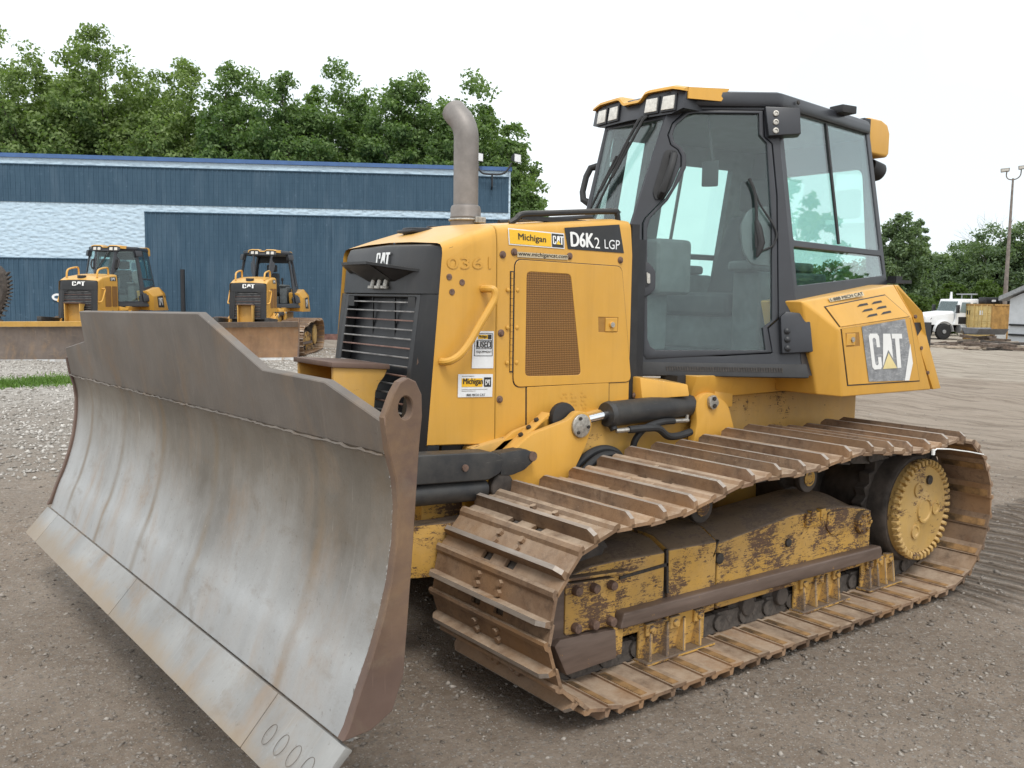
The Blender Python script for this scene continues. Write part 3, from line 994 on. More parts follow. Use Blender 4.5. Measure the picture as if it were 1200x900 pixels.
        if not lite:
            for x, z in ((-.42, 1.078), (-.425, 1.04)):
                m = MB(); m.cyl((x, .61 * s, z), (x, .622 * s, z), .011, n=6); m.build('bolt', 'dark_bolt', lg)
        m = MB()
        m.prism(rpoly([(1.90, .985), (1.05, .938), (1.0, .915), (1.0, .845), (1.075, .818), (1.90, .862)], [.0, .03, .02, .03, .01, 0]), .555 * s, .66 * s)
        m.bevel(.010, 3); cg = m.build('cylinder_cover', 'black_scuffed', root)
        m = MB(); m.lathe((1.06, .60 * s, .770), V(.85, 0, .04), [(0, .03), (0, .042), (.03, .050), (.85, .050)], 22); m.build('angle_cylinder', 'black_scuffed', root)
        m = MB(); m.prism(rpoly([(1.005, .925), (.865, .932), (.805, .905), (.80, .885), (.87, .838), (.94, .822), (1.0, .828)], .012), .57 * s, .645 * s); m.bevel(.006)
        gb = m.build('cover_bracket', 'black_scuffed', root)
        m = MB(); m.cyl((.825, .63 * s, .895), (.825, .65 * s, .895), .022, n=12); m.build('bolt', 'rusty_bolt', gb)
        m = MB(); m.cyl((1.20, .655 * s, .885), (1.20, .668 * s, .885), .015, n=10); m.build('bolt', 'rusty_bolt', cg)
        m = MB(); m.lathe((.985, .605 * s, .775), (0, s, 0), [(0, .06), (.035, .06), (.04, .04)], 20); m.bevel(.004, 1).build('cylinder_pivot', 'undercarriage_dark', root)
    m = MB(); m.box(1.86, 2.02, -.20, .20, .40, .66); m.bevel(.008).build('beam_yoke', 'yellow_worn', root)
    if lite:
        bl.location.z = -.40
        if lite == 'blade_rusty':
            bl.scale.y = .80
            bl.location.y = .04
    return bl

# ---- engine hood, grille, stack ------------------------------------------------
HW = .46
def hood_y(z):
    """left face of the hood: upright, leaning in above the crease"""
    return HW if z < 1.815 else HW - .10 * (z - 1.815)
def hp(x, z, off=.003):
    return V(x, hood_y(z) + off, z)
def hood_ring(x, zt, zb=.93, xs=0.0):
    """cross section; xs slants the section so that it leans back with height"""
    pts = []
    yt = hood_y(zt - .045)
    for y, z in ((HW, zb), (HW, 1.815 if zt > 1.87 else zt - .09), (yt, zt - .045), (yt - .006, zt - .022), (yt - .022, zt - .006), (yt - .048, zt), (.2, zt + .012), (0, zt + .016)):
        pts.append((y, z))
    full = pts + [(-y, z) for y, z in pts[-2::-1]]
    return [V(x + xs * (zt - z), y, z) for y, z in full]

def build_hood(root, kind):
    lite = kind != 'main'
    m = MB()
    m.box(.06, 1.16, -.42, .42, .5, 1.80)
    m.box(-.1, .1, -.40, .40, .6, 1.9)
    eng = m.build('engine_bay', 'dark_trim', root)
    # front cowl and rear hood, parted by a thin joint
    m = MB()
    m.loft([hood_ring(1.186, 1.826, .955, .088), hood_ring(1.05, 1.872, .945, .04), hood_ring(.903, 1.918)], caps=False)
    fh = m.bevel(.004, 1, 40).build('front_cowl', 'yellow_paint', root)
    m = MB()
    m.loft([hood_ring(.897, 1.920), hood_ring(.55, 1.953), hood_ring(.15, 1.992), hood_ring(.055, 1.988)])
    rh = m.bevel(.004, 1, 40).build('rear_hood', 'yellow_paint', root)
    m = MB(); m.box(.0, .052, -.45, .45, .95, 1.97); m.build('hood_seal', 'black_rubber', root)
    m = MB()
    m.hexa([V(.02, .44, 1.09), V(-.245, .44, 1.10), V(-.245, .60, 1.10), V(.02, .52, 1.09), V(.02, .40, 1.205), V(-.245, .40, 1.175), V(-.245, .585, 1.160), V(.02, .50, 1.200)])
    m.bevel(.008).build('step_cover', 'yellow_paint', root)
    if not lite:
        # side door with a perforated air panel
        dr = rpoly([(.80, 1.768), (.132, 1.756), (.046, 1.178), (.80, 1.187)], [.04, .035, .04, .045], 5)
        air = rpoly([(.733, 1.716), (.466, 1.711), (.388, 1.226), (.733, 1.234)], .025, 4)
        lat = [(.283, 1.507), (.149, 1.504), (.150, 1.429), (.279, 1.432)]
        m = MB(); m.plate([V(x, HW + .005, z) for x, z in dr], [[V(x, HW + .005, z) for x, z in air], [V(x, HW + .005, z) for x, z in lat]], n=(0, 1, 0), t=.004)
        ed = m.bevel(.0015, 1, 50).build('engine_door', 'yellow_paint', rh)
        # dark joint round the door
        m = MB(); m.plate([V(x, HW + .0012, z) for x, z in [(.424 + (x - .424) * 1.010, 1.472 + (z - 1.472) * 1.012) for x, z in dr]], n=(0, 1, 0), t=.002)
        m.build('door_joint', 'dark_trim', rh)
        m = MB(); m.plate([V(x, HW + .0035, z) for x, z in air], n=(0, 1, 0), t=.002); m.build('air_panel', 'perforated', rh)
        m = MB(); m.plate([V(x, HW + .0022, z) for x, z in lat], n=(0, 1, 0), t=.001); m.build('latch_recess', 'mesh_brown', rh)
        m = MB(); m.box(.155, .235, HW + .001, HW + .008, 1.434, 1.502); m.cyl((.197, HW, 1.468), (.197, HW + .016, 1.468), .016, n=14)
        m.bevel(.002, 1).build('latch', 'yellow_paint', rh)
        m = MB(); m.cyl((.197, HW + .015, 1.468), (.197, HW + .020, 1.468), .013, n=14); m.build('lock', 'zinc', rh)
        m = MB(); m.plate([V(x, HW + .002, z) for x, z in ((.826, 1.715), (.822, 1.255), (.800, 1.255), (.803, 1.715))], n=(0, 1, 0), t=.002); m.build('hinge_joint', 'dark_trim', rh)
        m = MB()
        for k in range(15):
            z = 1.262 + .03 * k
            m.cyl((.816, HW + .004, z), (.816, HW + .004, z + .028), .0055, n=8)
        m.build('hinge', 'yellow_paint', rh)
        for z in (1.30, 1.46, 1.63):
            for x in (.838, .785):
                m = MB(); m.lathe((x, HW + .004, z), (0, 1, 0), [(0, .010), (.004, .009), (.007, .002)], 10); m.build('rivet', 'yellow_paint', rh)
        m = MB(); m.plate([V(x, HW + .004, z) for x, z in rpoly([(.720, 1.183), (.200, 1.179), (.196, .95), (.717, .975)], .004, 2)], n=(0, 1, 0), t=.004)
        m.bevel(.0015, 1, 50).build('lower_panel', 'yellow_paint', rh)
        m = MB(); m.plate([V(x, HW + .0012, z) for x, z in ((.727, 1.187), (.195, 1.183), (.191, .945), (.724, .97))], n=(0, 1, 0), t=.002); m.build('panel_joint', 'dark_trim', rh)
        for x, z in ((.869, 1.787), (.805, 1.801), (.474, 1.795), (.141, 1.788), (.873, 1.436), (.876, 1.135), (.015, 1.106)):
            m = MB(); m.lathe((x, HW, z), (0, 1, 0), [(0, .017), (.004, .017), (.006, .012), (.011, .010), (.012, .001)], 12); m.build('bolt', 'rusty_bolt', rh)
        for x, z in ((1.154, 1.681), (1.087, 1.659), (1.139, 1.617)):
            m = MB(); m.lathe((x, HW, z), (0, 1, 0), [(0, .014), (.003, .014), (.004, .006), (.002, .001)], 12); m.build('bolt', 'rusty_bolt', fh)
        # embossed pictograms on the lower panel
        random.seed(3)
        polys = []
        for cx in (.50, .435, .37):
            for r_ in range(6):
                for q in range(3):
                    if random.random() < .6:
                        x = cx + (q - 1) * .014 + random.uniform(-.003, .003); z = 1.135 - r_ * .019
                        polys.append([(x, z), (x - .009, z + .001), (x - .008, z + .010), (x + .001, z + .008)])
        pg = sheet('pictograms', polys, lambda u, v: V(u, HW + .0062, v), 'ghost_print', rh)
        pg['kind'] = 'stuff'
    # grab handle, on both sides
    for s in (1, -1):
        m = MB()
        m.tube([mir(p, s) for p in spline([(.978, .462, 1.632), (.972, .50, 1.633), (.956, .520, 1.628), (.955, .523, 1.595), (.980, .523, 1.552), (1.035, .523, 1.475), (1.09, .522, 1.395), (1.135, .520, 1.348), (1.170, .510, 1.325), (1.188, .49, 1.318), (1.192, .462, 1.317)], 4)], .0165, 10)
        if s > 0:
            m.build('grab_handle', 'yellow_paint', fh)
        else:
            m.build('grab_handle', 'yellow_paint', fh)
    # black nose
    def nring(y, dx, zt):
        xb, zb_ = (1.10, zt + .010) if abs(y) < .4 else (1.165, zt - .012)
        return [V(1.232 + dx, y, 1.608), V(1.222 + dx, y, 1.700), V(1.212 + dx, y, zt - .035), V(1.200 + dx, y, zt - .010), V(1.175 + dx, y, zt) if abs(y) < .4 else V(1.180 + dx, y, zt - .004), V(xb - (.03 if abs(y) > .4 else 0), y, zb_), V(xb - (.03 if abs(y) > .4 else 0), y, 1.608)]
    m = MB()
    m.loft([nring(-.457, -.048, 1.815), nring(-.440, -.034, 1.819), nring(-.36, 0, 1.826), nring(0, .004, 1.834), nring(.36, 0, 1.826), nring(.440, -.034, 1.819), nring(.457, -.048, 1.815)])
    ns = m.build('nose_cover', 'black_paint', root, 40)
    # radiator frame with bars
    gx = lambda z: 1.229 + .15 * (1.605 - z)
    m = MB()
    m.plate([V(gx(z), y, z) for y, z in ((-.352, 1.605), (.352, 1.605), (.362, .93), (-.362, .93))], [[V(gx(z), y, z) for y, z in ((-.315, 1.592), (.315, 1.592), (.325, .96), (-.325, .96))]], n=(1, 0, .15), t=.05)
    m.bevel(.003, 1)
    for s in (1, -1):
        m.hexa([mir(p, s) for p in (V(gx(.93) - .002, .364, .93), V(1.258, .4575, .93), V(1.20, .4575, .93), V(1.20, .364, .93), V(gx(1.605) - .002, .354, 1.605), V(1.198, .4575, 1.605), V(1.13, .4575, 1.605), V(1.13, .354, 1.605))])
    gr = m.build('grille', 'black_paint', root)
    m = MB(); m.plate([V(gx(z) - .055, y, z) for y, z in ((-.34, 1.60), (.34, 1.60), (.34, .93), (-.34, .93))], n=(1, 0, 0), t=.02); m.build('radiator_core', 'dark_trim', gr)
    for k in range(16):
        z = 1.568 - .0405 * k
        hw = .318 if k else .255
        m = MB(); m.box(gx(z) - .009, gx(z) + .002, -hw, hw, z - .0032, z + .0032)
        m.bevel(.001, 1).build('grille_bar', 'bar_rust' if k % 3 == 2 else 'bar_worn', gr)
    m = MB()
    for y in (-.13, .08):
        m.box(gx(1.59) - .035, gx(1.59) - .028, y - .003, y + .003, .97, 1.59)
    for y in (-.285, .285):
        m.box(gx(1.57) - .02, gx(1.57) + .002, y - .03, y + .03, 1.545, 1.592)
    m.build('grille_post', 'black_paint', gr)
    m = MB(); m.plate([V(gx(z) + .002, y, z) for y, z in ((-.115, 1.275), (.085, 1.275), (.085, 1.205), (-.115, 1.205))], n=(1, 0, .15), t=.004); m.build('grille_plate', 'black_paint', gr)
    if not lite:
        m = MB(); m.plate([V(x, y, z) for x, y, z in ((gx(1.50) - .03, .40, 1.50), (gx(1.47) - .024, .385, 1.47), (gx(1.4) - .01, .372, 1.40), (gx(1.3) - .009, .374, 1.30), (gx(1.27) - .012, .385, 1.30), (gx(1.36) - .036, .42, 1.38), (gx(1.46) - .04, .425, 1.46))], n=(.75, .65, .1), t=.002)
        m.build('worn_patch', 'blade_plate', gr)
        # pointed scoop on the nose with three hose ends under it
        m = MB()
        T = [V(1.372, -.12, 1.748), V(1.372, .12, 1.748), V(1.212, .34, 1.712), V(1.212, -.34, 1.712)]
        B = [V(1.222, -.12, 1.657), V(1.222, .12, 1.657)]
        th = V(0, 0, -.012)
        m.loft([T, [t + th for t in T]])
        m.hexa([T[0], T[1], B[1], B[0], T[0] + V(-.01, 0, -.012), T[1] + V(-.01, 0, -.012), B[1] + V(-.012, 0, 0), B[0] + V(-.012, 0, 0)])
        m.hexa([T[1], T[2], B[1], B[1], T[1] + V(-.01, -.005, 0), T[2] + V(-.01, -.005, 0), B[1] + V(-.01, -.005, 0), B[1] + V(-.01, -.005, 0)])
        m.hexa([T[0], T[3], B[0], B[0], T[0] + V(-.01, .005, 0), T[3] + V(-.01, .005, 0), B[0] + V(-.01, .005, 0), B[0] + V(-.01, .005, 0)])
        m.build('nose_scoop', 'black_paint', ns, 20)
        for y in (-.06, 0, .06):
            m = MB(); m.tube([(1.232, y, 1.672), (1.240, y, 1.648), (1.243, y, 1.628)], .012, 10); m.lathe((1.243, y, 1.640), (.1, 0, -1), [(0, .012), (0, .021), (.012, .021), (.012, .012)], 14); m.build('hose_end', 'zinc', ns)
        logo(quad_map(V(1.2335, -.050, 1.722), V(1.2335, .075, 1.722), V(1.2235, -.050, 1.795), V(1.2235, .075, 1.795)), ns, None)
    else:
        logo(quad_map(V(1.2385, -.13, 1.70), V(1.2385, .17, 1.70), V(1.2265, -.13, 1.80), V(1.2265, .17, 1.80)), ns, None)
    if not lite:
        # exhaust stack bent forward at the top
        path = [(.757, 0, 2.02), (.757, 0, 2.20), (.757, 0, 2.365)]
        for k in range(1, 8):
            a = R(50) * k / 7
            path.append((.757 + .045 * (1 - math.cos(a)), -.150 * (1 - math.cos(a)), 2.365 + .150 * math.sin(a)))
        a = R(50)
        path.append((.757 + .045 * .36, -.150 * (1 - math.cos(a)) - .045 * math.sin(a), 2.365 + .150 * math.sin(a) + .045 * math.cos(a)))
        m = MB(); m.tube(path, .061, 28, caps=False)
        m.tube(path[::-1], .055, 28, caps=False)
        st = m.build('exhaust_stack', 'stack_steel', root, fix=False)
        m = MB(); m.lathe((.757, 0, 1.925), (0, 0, 1), [(0, .075), (.055, .075), (.058, .077), (.064, .077), (.067, .075), (.10, .075), (.115, .070), (.12, .06)], 30)
        m.build('stack_collar', 'stack_steel', root)
        m = MB(); m.tube([(.757 + .079 * math.cos(a), .079 * math.sin(a), 1.972) for a in [2 * PI * i / 24 for i in range(25)]], .007, 6); m.box(.70, .76, .07, .095, 1.955, 1.985); m.bevel(.003, 1); m.build('pipe_clamp', 'zinc', st)
        m = MB(); m.cyl((.96, -.10, 1.895), (.96, -.10, 1.925), .085, n=18); m.box(.86, 1.05, -.17, -.03, 1.90, 1.915); m.cyl((.87, -.12, 1.90), (.87, -.12, 1.942), .035, n=12); m.bevel(.006, 2); m.build('filler_cap', 'dark_trim', rh)
        m = MB()
        m.tube(spline([(.775, .385, 1.936), (.745, .395, 1.955), (.715, .40, 1.978), (.60, .40, 1.990), (.15, .40, 2.030), (.115, .40, 2.022), (.105, .40, 1.985)], 4), .0145, 10)
        m.box(.12, .72, .365, .405, 1.955, 1.975)
        m.build('hood_rail', 'black_paint', rh)
        m = MB(); m.tube([(.70, .20, 1.953), (.12, .22, 2.012)], .014, 8); m.build('hood_hinge', 'dark_trim', rh)
    else:
        for s in (1, -1):
            m = MB(); m.tube([mir(p, s) for p in spline([(.35, .36, 1.97), (.36, .36, 2.10), (.42, .36, 2.15), (.75, .36, 2.12), (.95, .36, 2.06), (1.0, .36, 1.90)], 4)], .022, 8); m.build('hood_rail', 'yellow_paint', rh)
        m = MB(); m.cyl((1.0, 0, 1.87), (1.0, 0, 1.95), .10, n=14); m.build('filler_cap', 'dark_trim', rh)
        for z0, z1, x0, x1 in ((1.2, 1.7, .1, .4), (1.2, 1.7, .45, .8)):
            m = MB(); m.plate([V(x, HW + .006, z) for x, z in rpoly([(x0, z0), (x1, z0), (x1, z1), (x0, z1)], .04)], n=(0, 1, 0), t=.006); m.build('engine_door', 'perforated', rh)
        f = quad_map(hp(.5, 1.83, .004), hp(.15, 1.83, .004), hp(.5, 1.92, .004), hp(.15, 1.93, .004))
        sheet('decal', [[(0, 0), (1, 0), (1, 1), (0, 1)]], f, 'black_print', rh)
        logo(quad_map(hp(.45, 1.845, .008), hp(.2, 1.845, .008), hp(.45, 1.91, .008), hp(.2, 1.91, .008)), rh, None)
    if not lite:
        U = [[(0, 0), (1, 0), (1, 1), (0, 1)]]
        # dealer strip
        f = quad_map(hp(.835, 1.833), hp(.507, 1.827), hp(.836, 1.907), hp(.505, 1.899))
        sheet('dealer_decal', U, f, 'label_white', rh)
        f = quad_map(hp(.830, 1.838, .0045), hp(.512, 1.832, .0045), hp(.831, 1.902, .0045), hp(.510, 1.894, .0045))
        sheet('decal_field', [[(0, 0), (.765, 0), (.765, 1), (0, 1)]], f, 'label_yellow', rh)
        sheet('decal_field', [[(.775, 0), (1, 0), (1, 1), (.775, 1)]], f, 'black_print', rh)
        f = quad_map(hp(.780, 1.849, .006), hp(.622, 1.844, .006), hp(.781, 1.887, .006), hp(.617, 1.880, .006))
        lettering('lettering', 'Michigan', f, 'black_print', rh, .022)
        logo(quad_map(hp(.578, 1.847, .006), hp(.515, 1.846, .006), hp(.578, 1.886, .006), hp(.513, 1.885, .006)), rh)
        # model plate
        f = quad_map(hp(.485, 1.828), hp(.118, 1.823), hp(.501, 1.927), hp(.141, 1.963))
        sheet('model_decal', U, f, 'black_paint', rh)
        g = quad_map(hp(.465, 1.841, .006), hp(.324, 1.841, .006), hp(.467, 1.909, .006), hp(.321, 1.909, .006))
        lettering('lettering', 'D6K', g, 'white_print', rh, .05)
        g = quad_map(hp(.316, 1.839, .006), hp(.282, 1.838, .006), hp(.316, 1.891, .006), hp(.282, 1.891, .006))
        lettering('lettering', '2', g, 'white_print', rh, .0)
        g = quad_map(hp(.250, 1.840, .006), hp(.150, 1.838, .006), hp(.250, 1.884, .006), hp(.145, 1.885, .006))
        lettering('lettering', 'LGP', g, 'label_white', rh, .0)
        g = quad_map(hp(.783, 1.779, .0065), hp(.494, 1.777, .0065), hp(.784, 1.805, .0065), hp(.490, 1.801, .0065))
        sheet('web_decal', [[(-.02, 0), (1.02, 0), (1.02, 1), (-.02, 1)]], quad_map(hp(.783, 1.779, .0055), hp(.494, 1.777, .0055), hp(.784, 1.803, .0055), hp(.490, 1.799, .0055)), 'web_back', rh)
        lettering('lettering', 'www.michigancat.com', g, 'black_print', rh, .01, (0, .05, 1, 1))
        # old fleet number showing through the paint
        g = quad_map(hp(1.164, 1.715), hp(.934, 1.722), hp(1.167, 1.762), hp(.935, 1.775))
        lettering('lettering', '0361', g, 'ghost_print', fh, .02)
        # two paper labels
        f = quad_map(hp(1.033, 1.282), hp(.915, 1.278), hp(1.027, 1.447), hp(.914, 1.445))
        sheet('paper_label', U, f, 'label_white', fh)
        k = lambda a, b, c, d, off=.0045: (lambda u, v: f(a + (c - a) * u, b + (d - b) * v) + V(0, off - .003, 0))
        ring = lambda t: [[(0, 0), (1, 0), (1, t), (0, t)], [(0, 1 - t), (1, 1 - t), (1, 1), (0, 1)], [(0, t), (t * 1.2, t), (t * 1.2, 1 - t), (0, 1 - t)], [(1 - t * 1.2, t), (1, t), (1, 1 - t), (1 - t * 1.2, 1 - t)]]
        sheet('label_print', ring(.025), k(.08, .33, .95, .94), 'black_print', fh)
        sheet('label_print', U, k(.24, .79, .88, .90), 'label_yellow', fh)
        lettering('lettering', 'Michigan', k(.27, .805, .66, .89, .006), 'black_print', fh, .03)
        sheet('label_print', U, k(.70, .785, .88, .905, .005), 'black_print', fh)
        sheet('label_print', ring(.06), k(.17, .52, .90, .76), 'black_print', fh)
        lettering('lettering', 'USED', k(.22, .555, .85, .73, .006), 'black_print', fh, .03)
        lettering('lettering', 'EQUIPMENT', k(.18, .41, .90, .475, .006), 'black_print', fh, .02)
        f2 = quad_map(hp(1.106, 1.157), hp(.919, 1.149), hp(1.105, 1.259), hp(.917, 1.252))
        sheet('paper_label', U, f2, 'label_white', fh)
        k2 = lambda a, b, c, d, off=.0045: (lambda u, v: f2(a + (c - a) * u, b + (d - b) * v) + V(0, off - .003, 0))
        sheet('label_print', U, k2(.10, .45, .70, .82), 'label_yellow', fh)
        lettering('lettering', 'Michigan', k2(.14, .50, .70, .82, .006), 'black_print', fh, .03)
        sheet('label_print', U, k2(.74, .45, .95, .86), 'black_print', fh)
        logo(k2(.77, .52, .92, .76, .006), fh, None)
        lettering('lettering', '888 MICH CAT', k2(.24, .05, .78, .15, .006), 'black_print', fh, .02)
        sheet('label_print', [[(.1, .33), (.85, .33), (.85, .35), (.1, .35)], [(.1, .26), (.5, .26), (.5, .28), (.1, .28)], [(.1, .9), (.45, .9), (.45, .93), (.1, .93)]], k2(0, 0, 1, 1), 'zinc', fh)
    return rh

# ---- cab -----------------------------------------------------------------------
def build_cab(root, kind):
    lite = kind != 'main'
    openc = kind == 'open'
    SEAM = [(-.164, 1.296), (-.232, 2.000), (-.246, 2.030), (-.339, 2.140), (-.377, 2.205), (-.412, 2.29), (-.424, 2.316), (-.429, 2.372), (-.418, 2.405), (-.391, 2.430), (-.384, 2.483), (-.410, 2.548),
            (-.470, 2.612), (-.50, 2.621), (-.801, 2.622), (-.790, 2.479), (-.819, 2.440), (-.811, 2.156), (-.752, 1.500), (-.703, 1.451), (-.709, 1.319), (-.176, 1.272)]
    GLASS = [(-.196, 1.385), (-.250, 1.975), (-.268, 2.03), (-.355, 2.135), (-.405, 2.225), (-.444, 2.305), (-.450, 2.372), (-.437, 2.412), (-.408, 2.440), (-.404, 2.488), (-.427, 2.540),
             (-.480, 2.594), (-.51, 2.602), (-.778, 2.603), (-.768, 2.488), (-.795, 2.443), (-.772, 2.00), (-.722, 1.49), (-.680, 1.455), (-.680, 1.335), (-.225, 1.326), (-.205, 1.345)]
    cab = None
    m = MB()
    # floor pan and roof
    fl = [(.08, .14), (-.822, .86), (-1.98, .70), (-1.98, -.70), (-.822, -.86), (.08, -.14)]
    m.loft([[V(x, y, 1.20) for x, y in fl], [V(x * .995, y * .985, 1.30) for x, y in fl]])
    m.bevel(.01)
    cab = m.build('cab', 'cab_black', root)
    rf = [(-.385, .262), (-.45, .318), (-.852, .622), (-.90, .622), (-1.95, .492), (-2.03, .43)]
    rf = rf + [(x, -y) for x, y in rf[::-1]]
    cx = -1.2
    sc = lambda k: [(cx + (x - cx) * k, y * k) for x, y in rf]
    m = MB()
    m.loft([[V(x, y, 2.640) for x, y in sc(.992)], [V(x, y, 2.652) for x, y in sc(1.0)], [V(x, y, 2.690) for x, y in sc(.998)], [V(x, y, 2.712) for x, y in sc(.985)], [V(x, y, 2.722) for x, y in sc(.955)], [V(x, y, 2.728) for x, y in sc(.6)]])
    roof = m.build('roof', 'cab_black', cab, 40)
    m = MB(); m.loft([[V(x, y, 2.610) for x, y in sc(.94)], [V(x, y, 2.638) for x, y in sc(.96)]]); m.build('headliner', 'interior', cab)
    for s in (1, -1):
        nd = V(ND.x, ND.y * s, ND.z)
        nw = V(NW.x, NW.y * s, NW.z)
        # slanted side with the door opening
        outer = [(.085, 1.2), (-.822, 1.2), (-.86, 2.645), (-.402, 2.645)]
        m = MB()
        m.plate([dp(x, z, 0, s) for x, z in outer], [[dp(x, z, 0, s) for x, z in SEAM]], n=nd, t=.055)
        m.bevel(.004, 1, 45).build('door_pillar', 'cab_black', cab)
        if not openc:
            m = MB()
            seam_in = SEAM
            cxx, czz = -.5, 1.95
            seam_in = [(cxx + (x - cxx) * .988, czz + (z - czz) * .994) for x, z in SEAM]
            m.plate([dp(x, z, .006, s) for x, z in seam_in], [[dp(x, z, .006, s) for x, z in GLASS]], n=nd, t=.045)
            m.bevel(.006, 2, 45)
            d = m.build('door', 'cab_black', cab)
            m = MB(); m.plate([dp(x, z, -.010, s) for x, z in [(cxx + (x - cxx) * 1.01, czz + (z - czz) * 1.01) for x, z in GLASS]], n=nd, t=.005)
            m.build('door_glass', 'cab_glass', cab)
            m = MB(); m.plate([dp(x, z, -.045, s) for x, z in rpoly([(-.795, 2.115), (-.70, 2.105), (-.655, 2.02), (-.648, 1.88), (-.675, 1.800), (-.765, 1.79)], .03)], n=nd, t=.03); m.bevel(.008, 2)
            m.build('wiper_housing', 'interior', cab)
            # grab handle on the door pillar
            m = MB()
            m.tube([dp(x, z, o, s) for x, z, o in ((-.395, 2.370, .01), (-.393, 2.355, .05), (-.377, 2.30, .065), (-.345, 2.21, .065), (-.328, 2.165, .05), (-.325, 2.150, .01))], [.022, .02, .019, .019, .02, .024], 10)
            m.plate([dp(x, z, .010, s) for x, z in rpoly([(-.365, 2.40), (-.418, 2.395), (-.365, 2.19), (-.30, 2.12), (-.29, 2.17)], .02)], n=nd, t=.006)
            m.build('door_handle', 'black_rubber', cab)
        # hinges
        for poly, bolts, nm in (([(-.800, 2.628), (-.945, 2.622), (-.935, 2.482), (-.800, 2.470)], [(-.840, 2.589), (-.835, 2.542), (-.830, 2.496)], 'zinc'),
                                ([(-.752, 1.508), (-.778, 1.535), (-.873, 1.524), (-.868, 1.326), (-.740, 1.315)], [(-.771, 1.431), (-.768, 1.387), (-.764, 1.341)], 'dark_trim')):
            m = MB(); m.plate([dp(x, z, .042, s) for x, z in poly], n=nd, t=.07); m.bevel(.006, 2)
            h = m.build('hinge', 'cab_black', cab)
            if not lite:
                for x, z in bolts:
                    m = MB()
                    p = dp(x, z, .042, s)
                    m.lathe(p, nd, [(0, .017), (.008, .015), (.009, .009), (.004, .008), (.004, .001)] if nm == 'zinc' else [(0, .017), (.008, .016), (.013, .009), (.014, .001)], 14)
                    m.build('hinge_bolt', nm, cab)
        m = MB(); m.plate([dp(x, z, .02, s) for x, z in rpoly([(-.168, 1.800), (-.232, 1.795), (-.262, 1.745), (-.250, 1.640), (-.205, 1.605), (-.168, 1.605)], .02)], n=nd, t=.03); m.bevel(.005, 2)
        lt = m.build('door_latch', 'cab_black', cab)
        if s > 0 and not lite:
            m = MB(); m.plate([dp(x, z, .026, s) for x, z in rpoly([(-.205, 1.745), (-.238, 1.735), (-.232, 1.665), (-.200, 1.66)], .015)], n=nd, t=.004); m.build('latch_recess', 'dark_trim', lt)
            m = MB(); m.plate([dp(x, z, .032, s) for x, z in rpoly([(-.222, 1.735), (-.236, 1.725), (-.232, 1.675), (-.219, 1.675)], .005)], n=nd, t=.006); m.build('latch_tab', 'zinc', lt)
        # door sill
        m = MB(); m.hexa([dp(-.10, 1.190, -.02, s), dp(-.84, 1.190, -.02, s), dp(-.84, 1.190, .035, s), dp(-.10, 1.190, .035, s), dp(-.10, 1.262, -.02, s), dp(-.84, 1.262, -.02, s), dp(-.84, 1.262, .022, s), dp(-.10, 1.262, .022, s)])
        m.bevel(.006, 2); sl = m.build('door_sill', 'black_rubber', cab)
        if s > 0 and not lite:
            m = MB()
            for k in range(46):
                x = -.26 - .0105 * k
                m.box(x - .003, x + .003, 0, .004, 1.215, 1.24, None)
                # laid on the slanted face
            for v in m.b.verts:
                x, z = v.co.x, v.co.z
                v.co = dp(x, z + .3 * (x - round(x, 1)) * 0, .0285 + v.co.y, s)
            m.build('tread_ribs', 'dark_bolt', sl)
        # rear side windows
        outer = [(-.858, 2.645), (-.83, 1.56), (-1.985, 1.66), (-1.985, 2.665)]
        up = [(-.905, 2.628), (-.885, 1.925), (-1.935, 1.915), (-1.935, 2.655)]
        lo = [(-.878, 1.888), (-.868, 1.680), (-1.950, 1.762), (-1.940, 1.880)]
        m = MB(); m.plate([wp(x, z, 0, s) for x, z in outer], [[wp(x, z, 0, s) for x, z in rpoly(up, .02)], [wp(x, z, 0, s) for x, z in rpoly(lo, .012)]] if not openc else [[wp(x, z, 0, s) for x, z in rpoly([(-.95, 2.6), (-.90, 1.75), (-1.80, 1.80), (-1.85, 2.6)], .03)]], n=nw, t=.05)
        m.bevel(.004, 1, 45); m.build('side_frame', 'cab_black', cab)
        if not openc:
            for nm, q in (('side_window', up), ('lower_window', lo)):
                ccx = sum(p[0] for p in q) / 4; ccz = sum(p[1] for p in q) / 4
                m = MB(); m.plate([wp(ccx + (x - ccx) * 1.02, ccz + (z - ccz) * 1.03, -.006, s) for x, z in q], n=nw, t=.005); m.build(nm, 'side_glass', cab)
            m = MB(); m.plate([wp(x, z, .002, s) for x, z in ((-1.405, 2.63), (-1.395, 1.93), (-1.415, 1.93), (-1.425, 2.63))], n=nw, t=.012); m.build('window_seal', 'black_rubber', cab)
        # body below the windows, behind the tank
        m = MB(); m.plate([wp(x, z, 0, s) for x, z in ((-.822, 1.20), (-.832, 1.558), (-1.985, 1.658), (-1.985, 1.20))], n=nw, t=.05); m.build('lower_side', 'cab_black', cab)
    # windscreen
    wf = lambda z: (-.387 + (2.58 - z) * .332 + .0, .243 - (2.58 - z) * .0835)
    fr = [V(wf(z)[0], y * wf(z)[1], z) for y, z in ((1, 1.2), (1, 2.645), (-1, 2.645), (-1, 1.2))]
    gl = [V(wf(z)[0], y * (wf(z)[1] - .02), z) for y, z in ((1, 1.60), (1, 2.575), (-1, 2.575), (-1, 1.60))]
    m = MB(); m.plate(fr, [gl], n=(1, 0, .332), t=.045); m.bevel(.004, 1, 45).build('windscreen_frame', 'cab_black', cab)
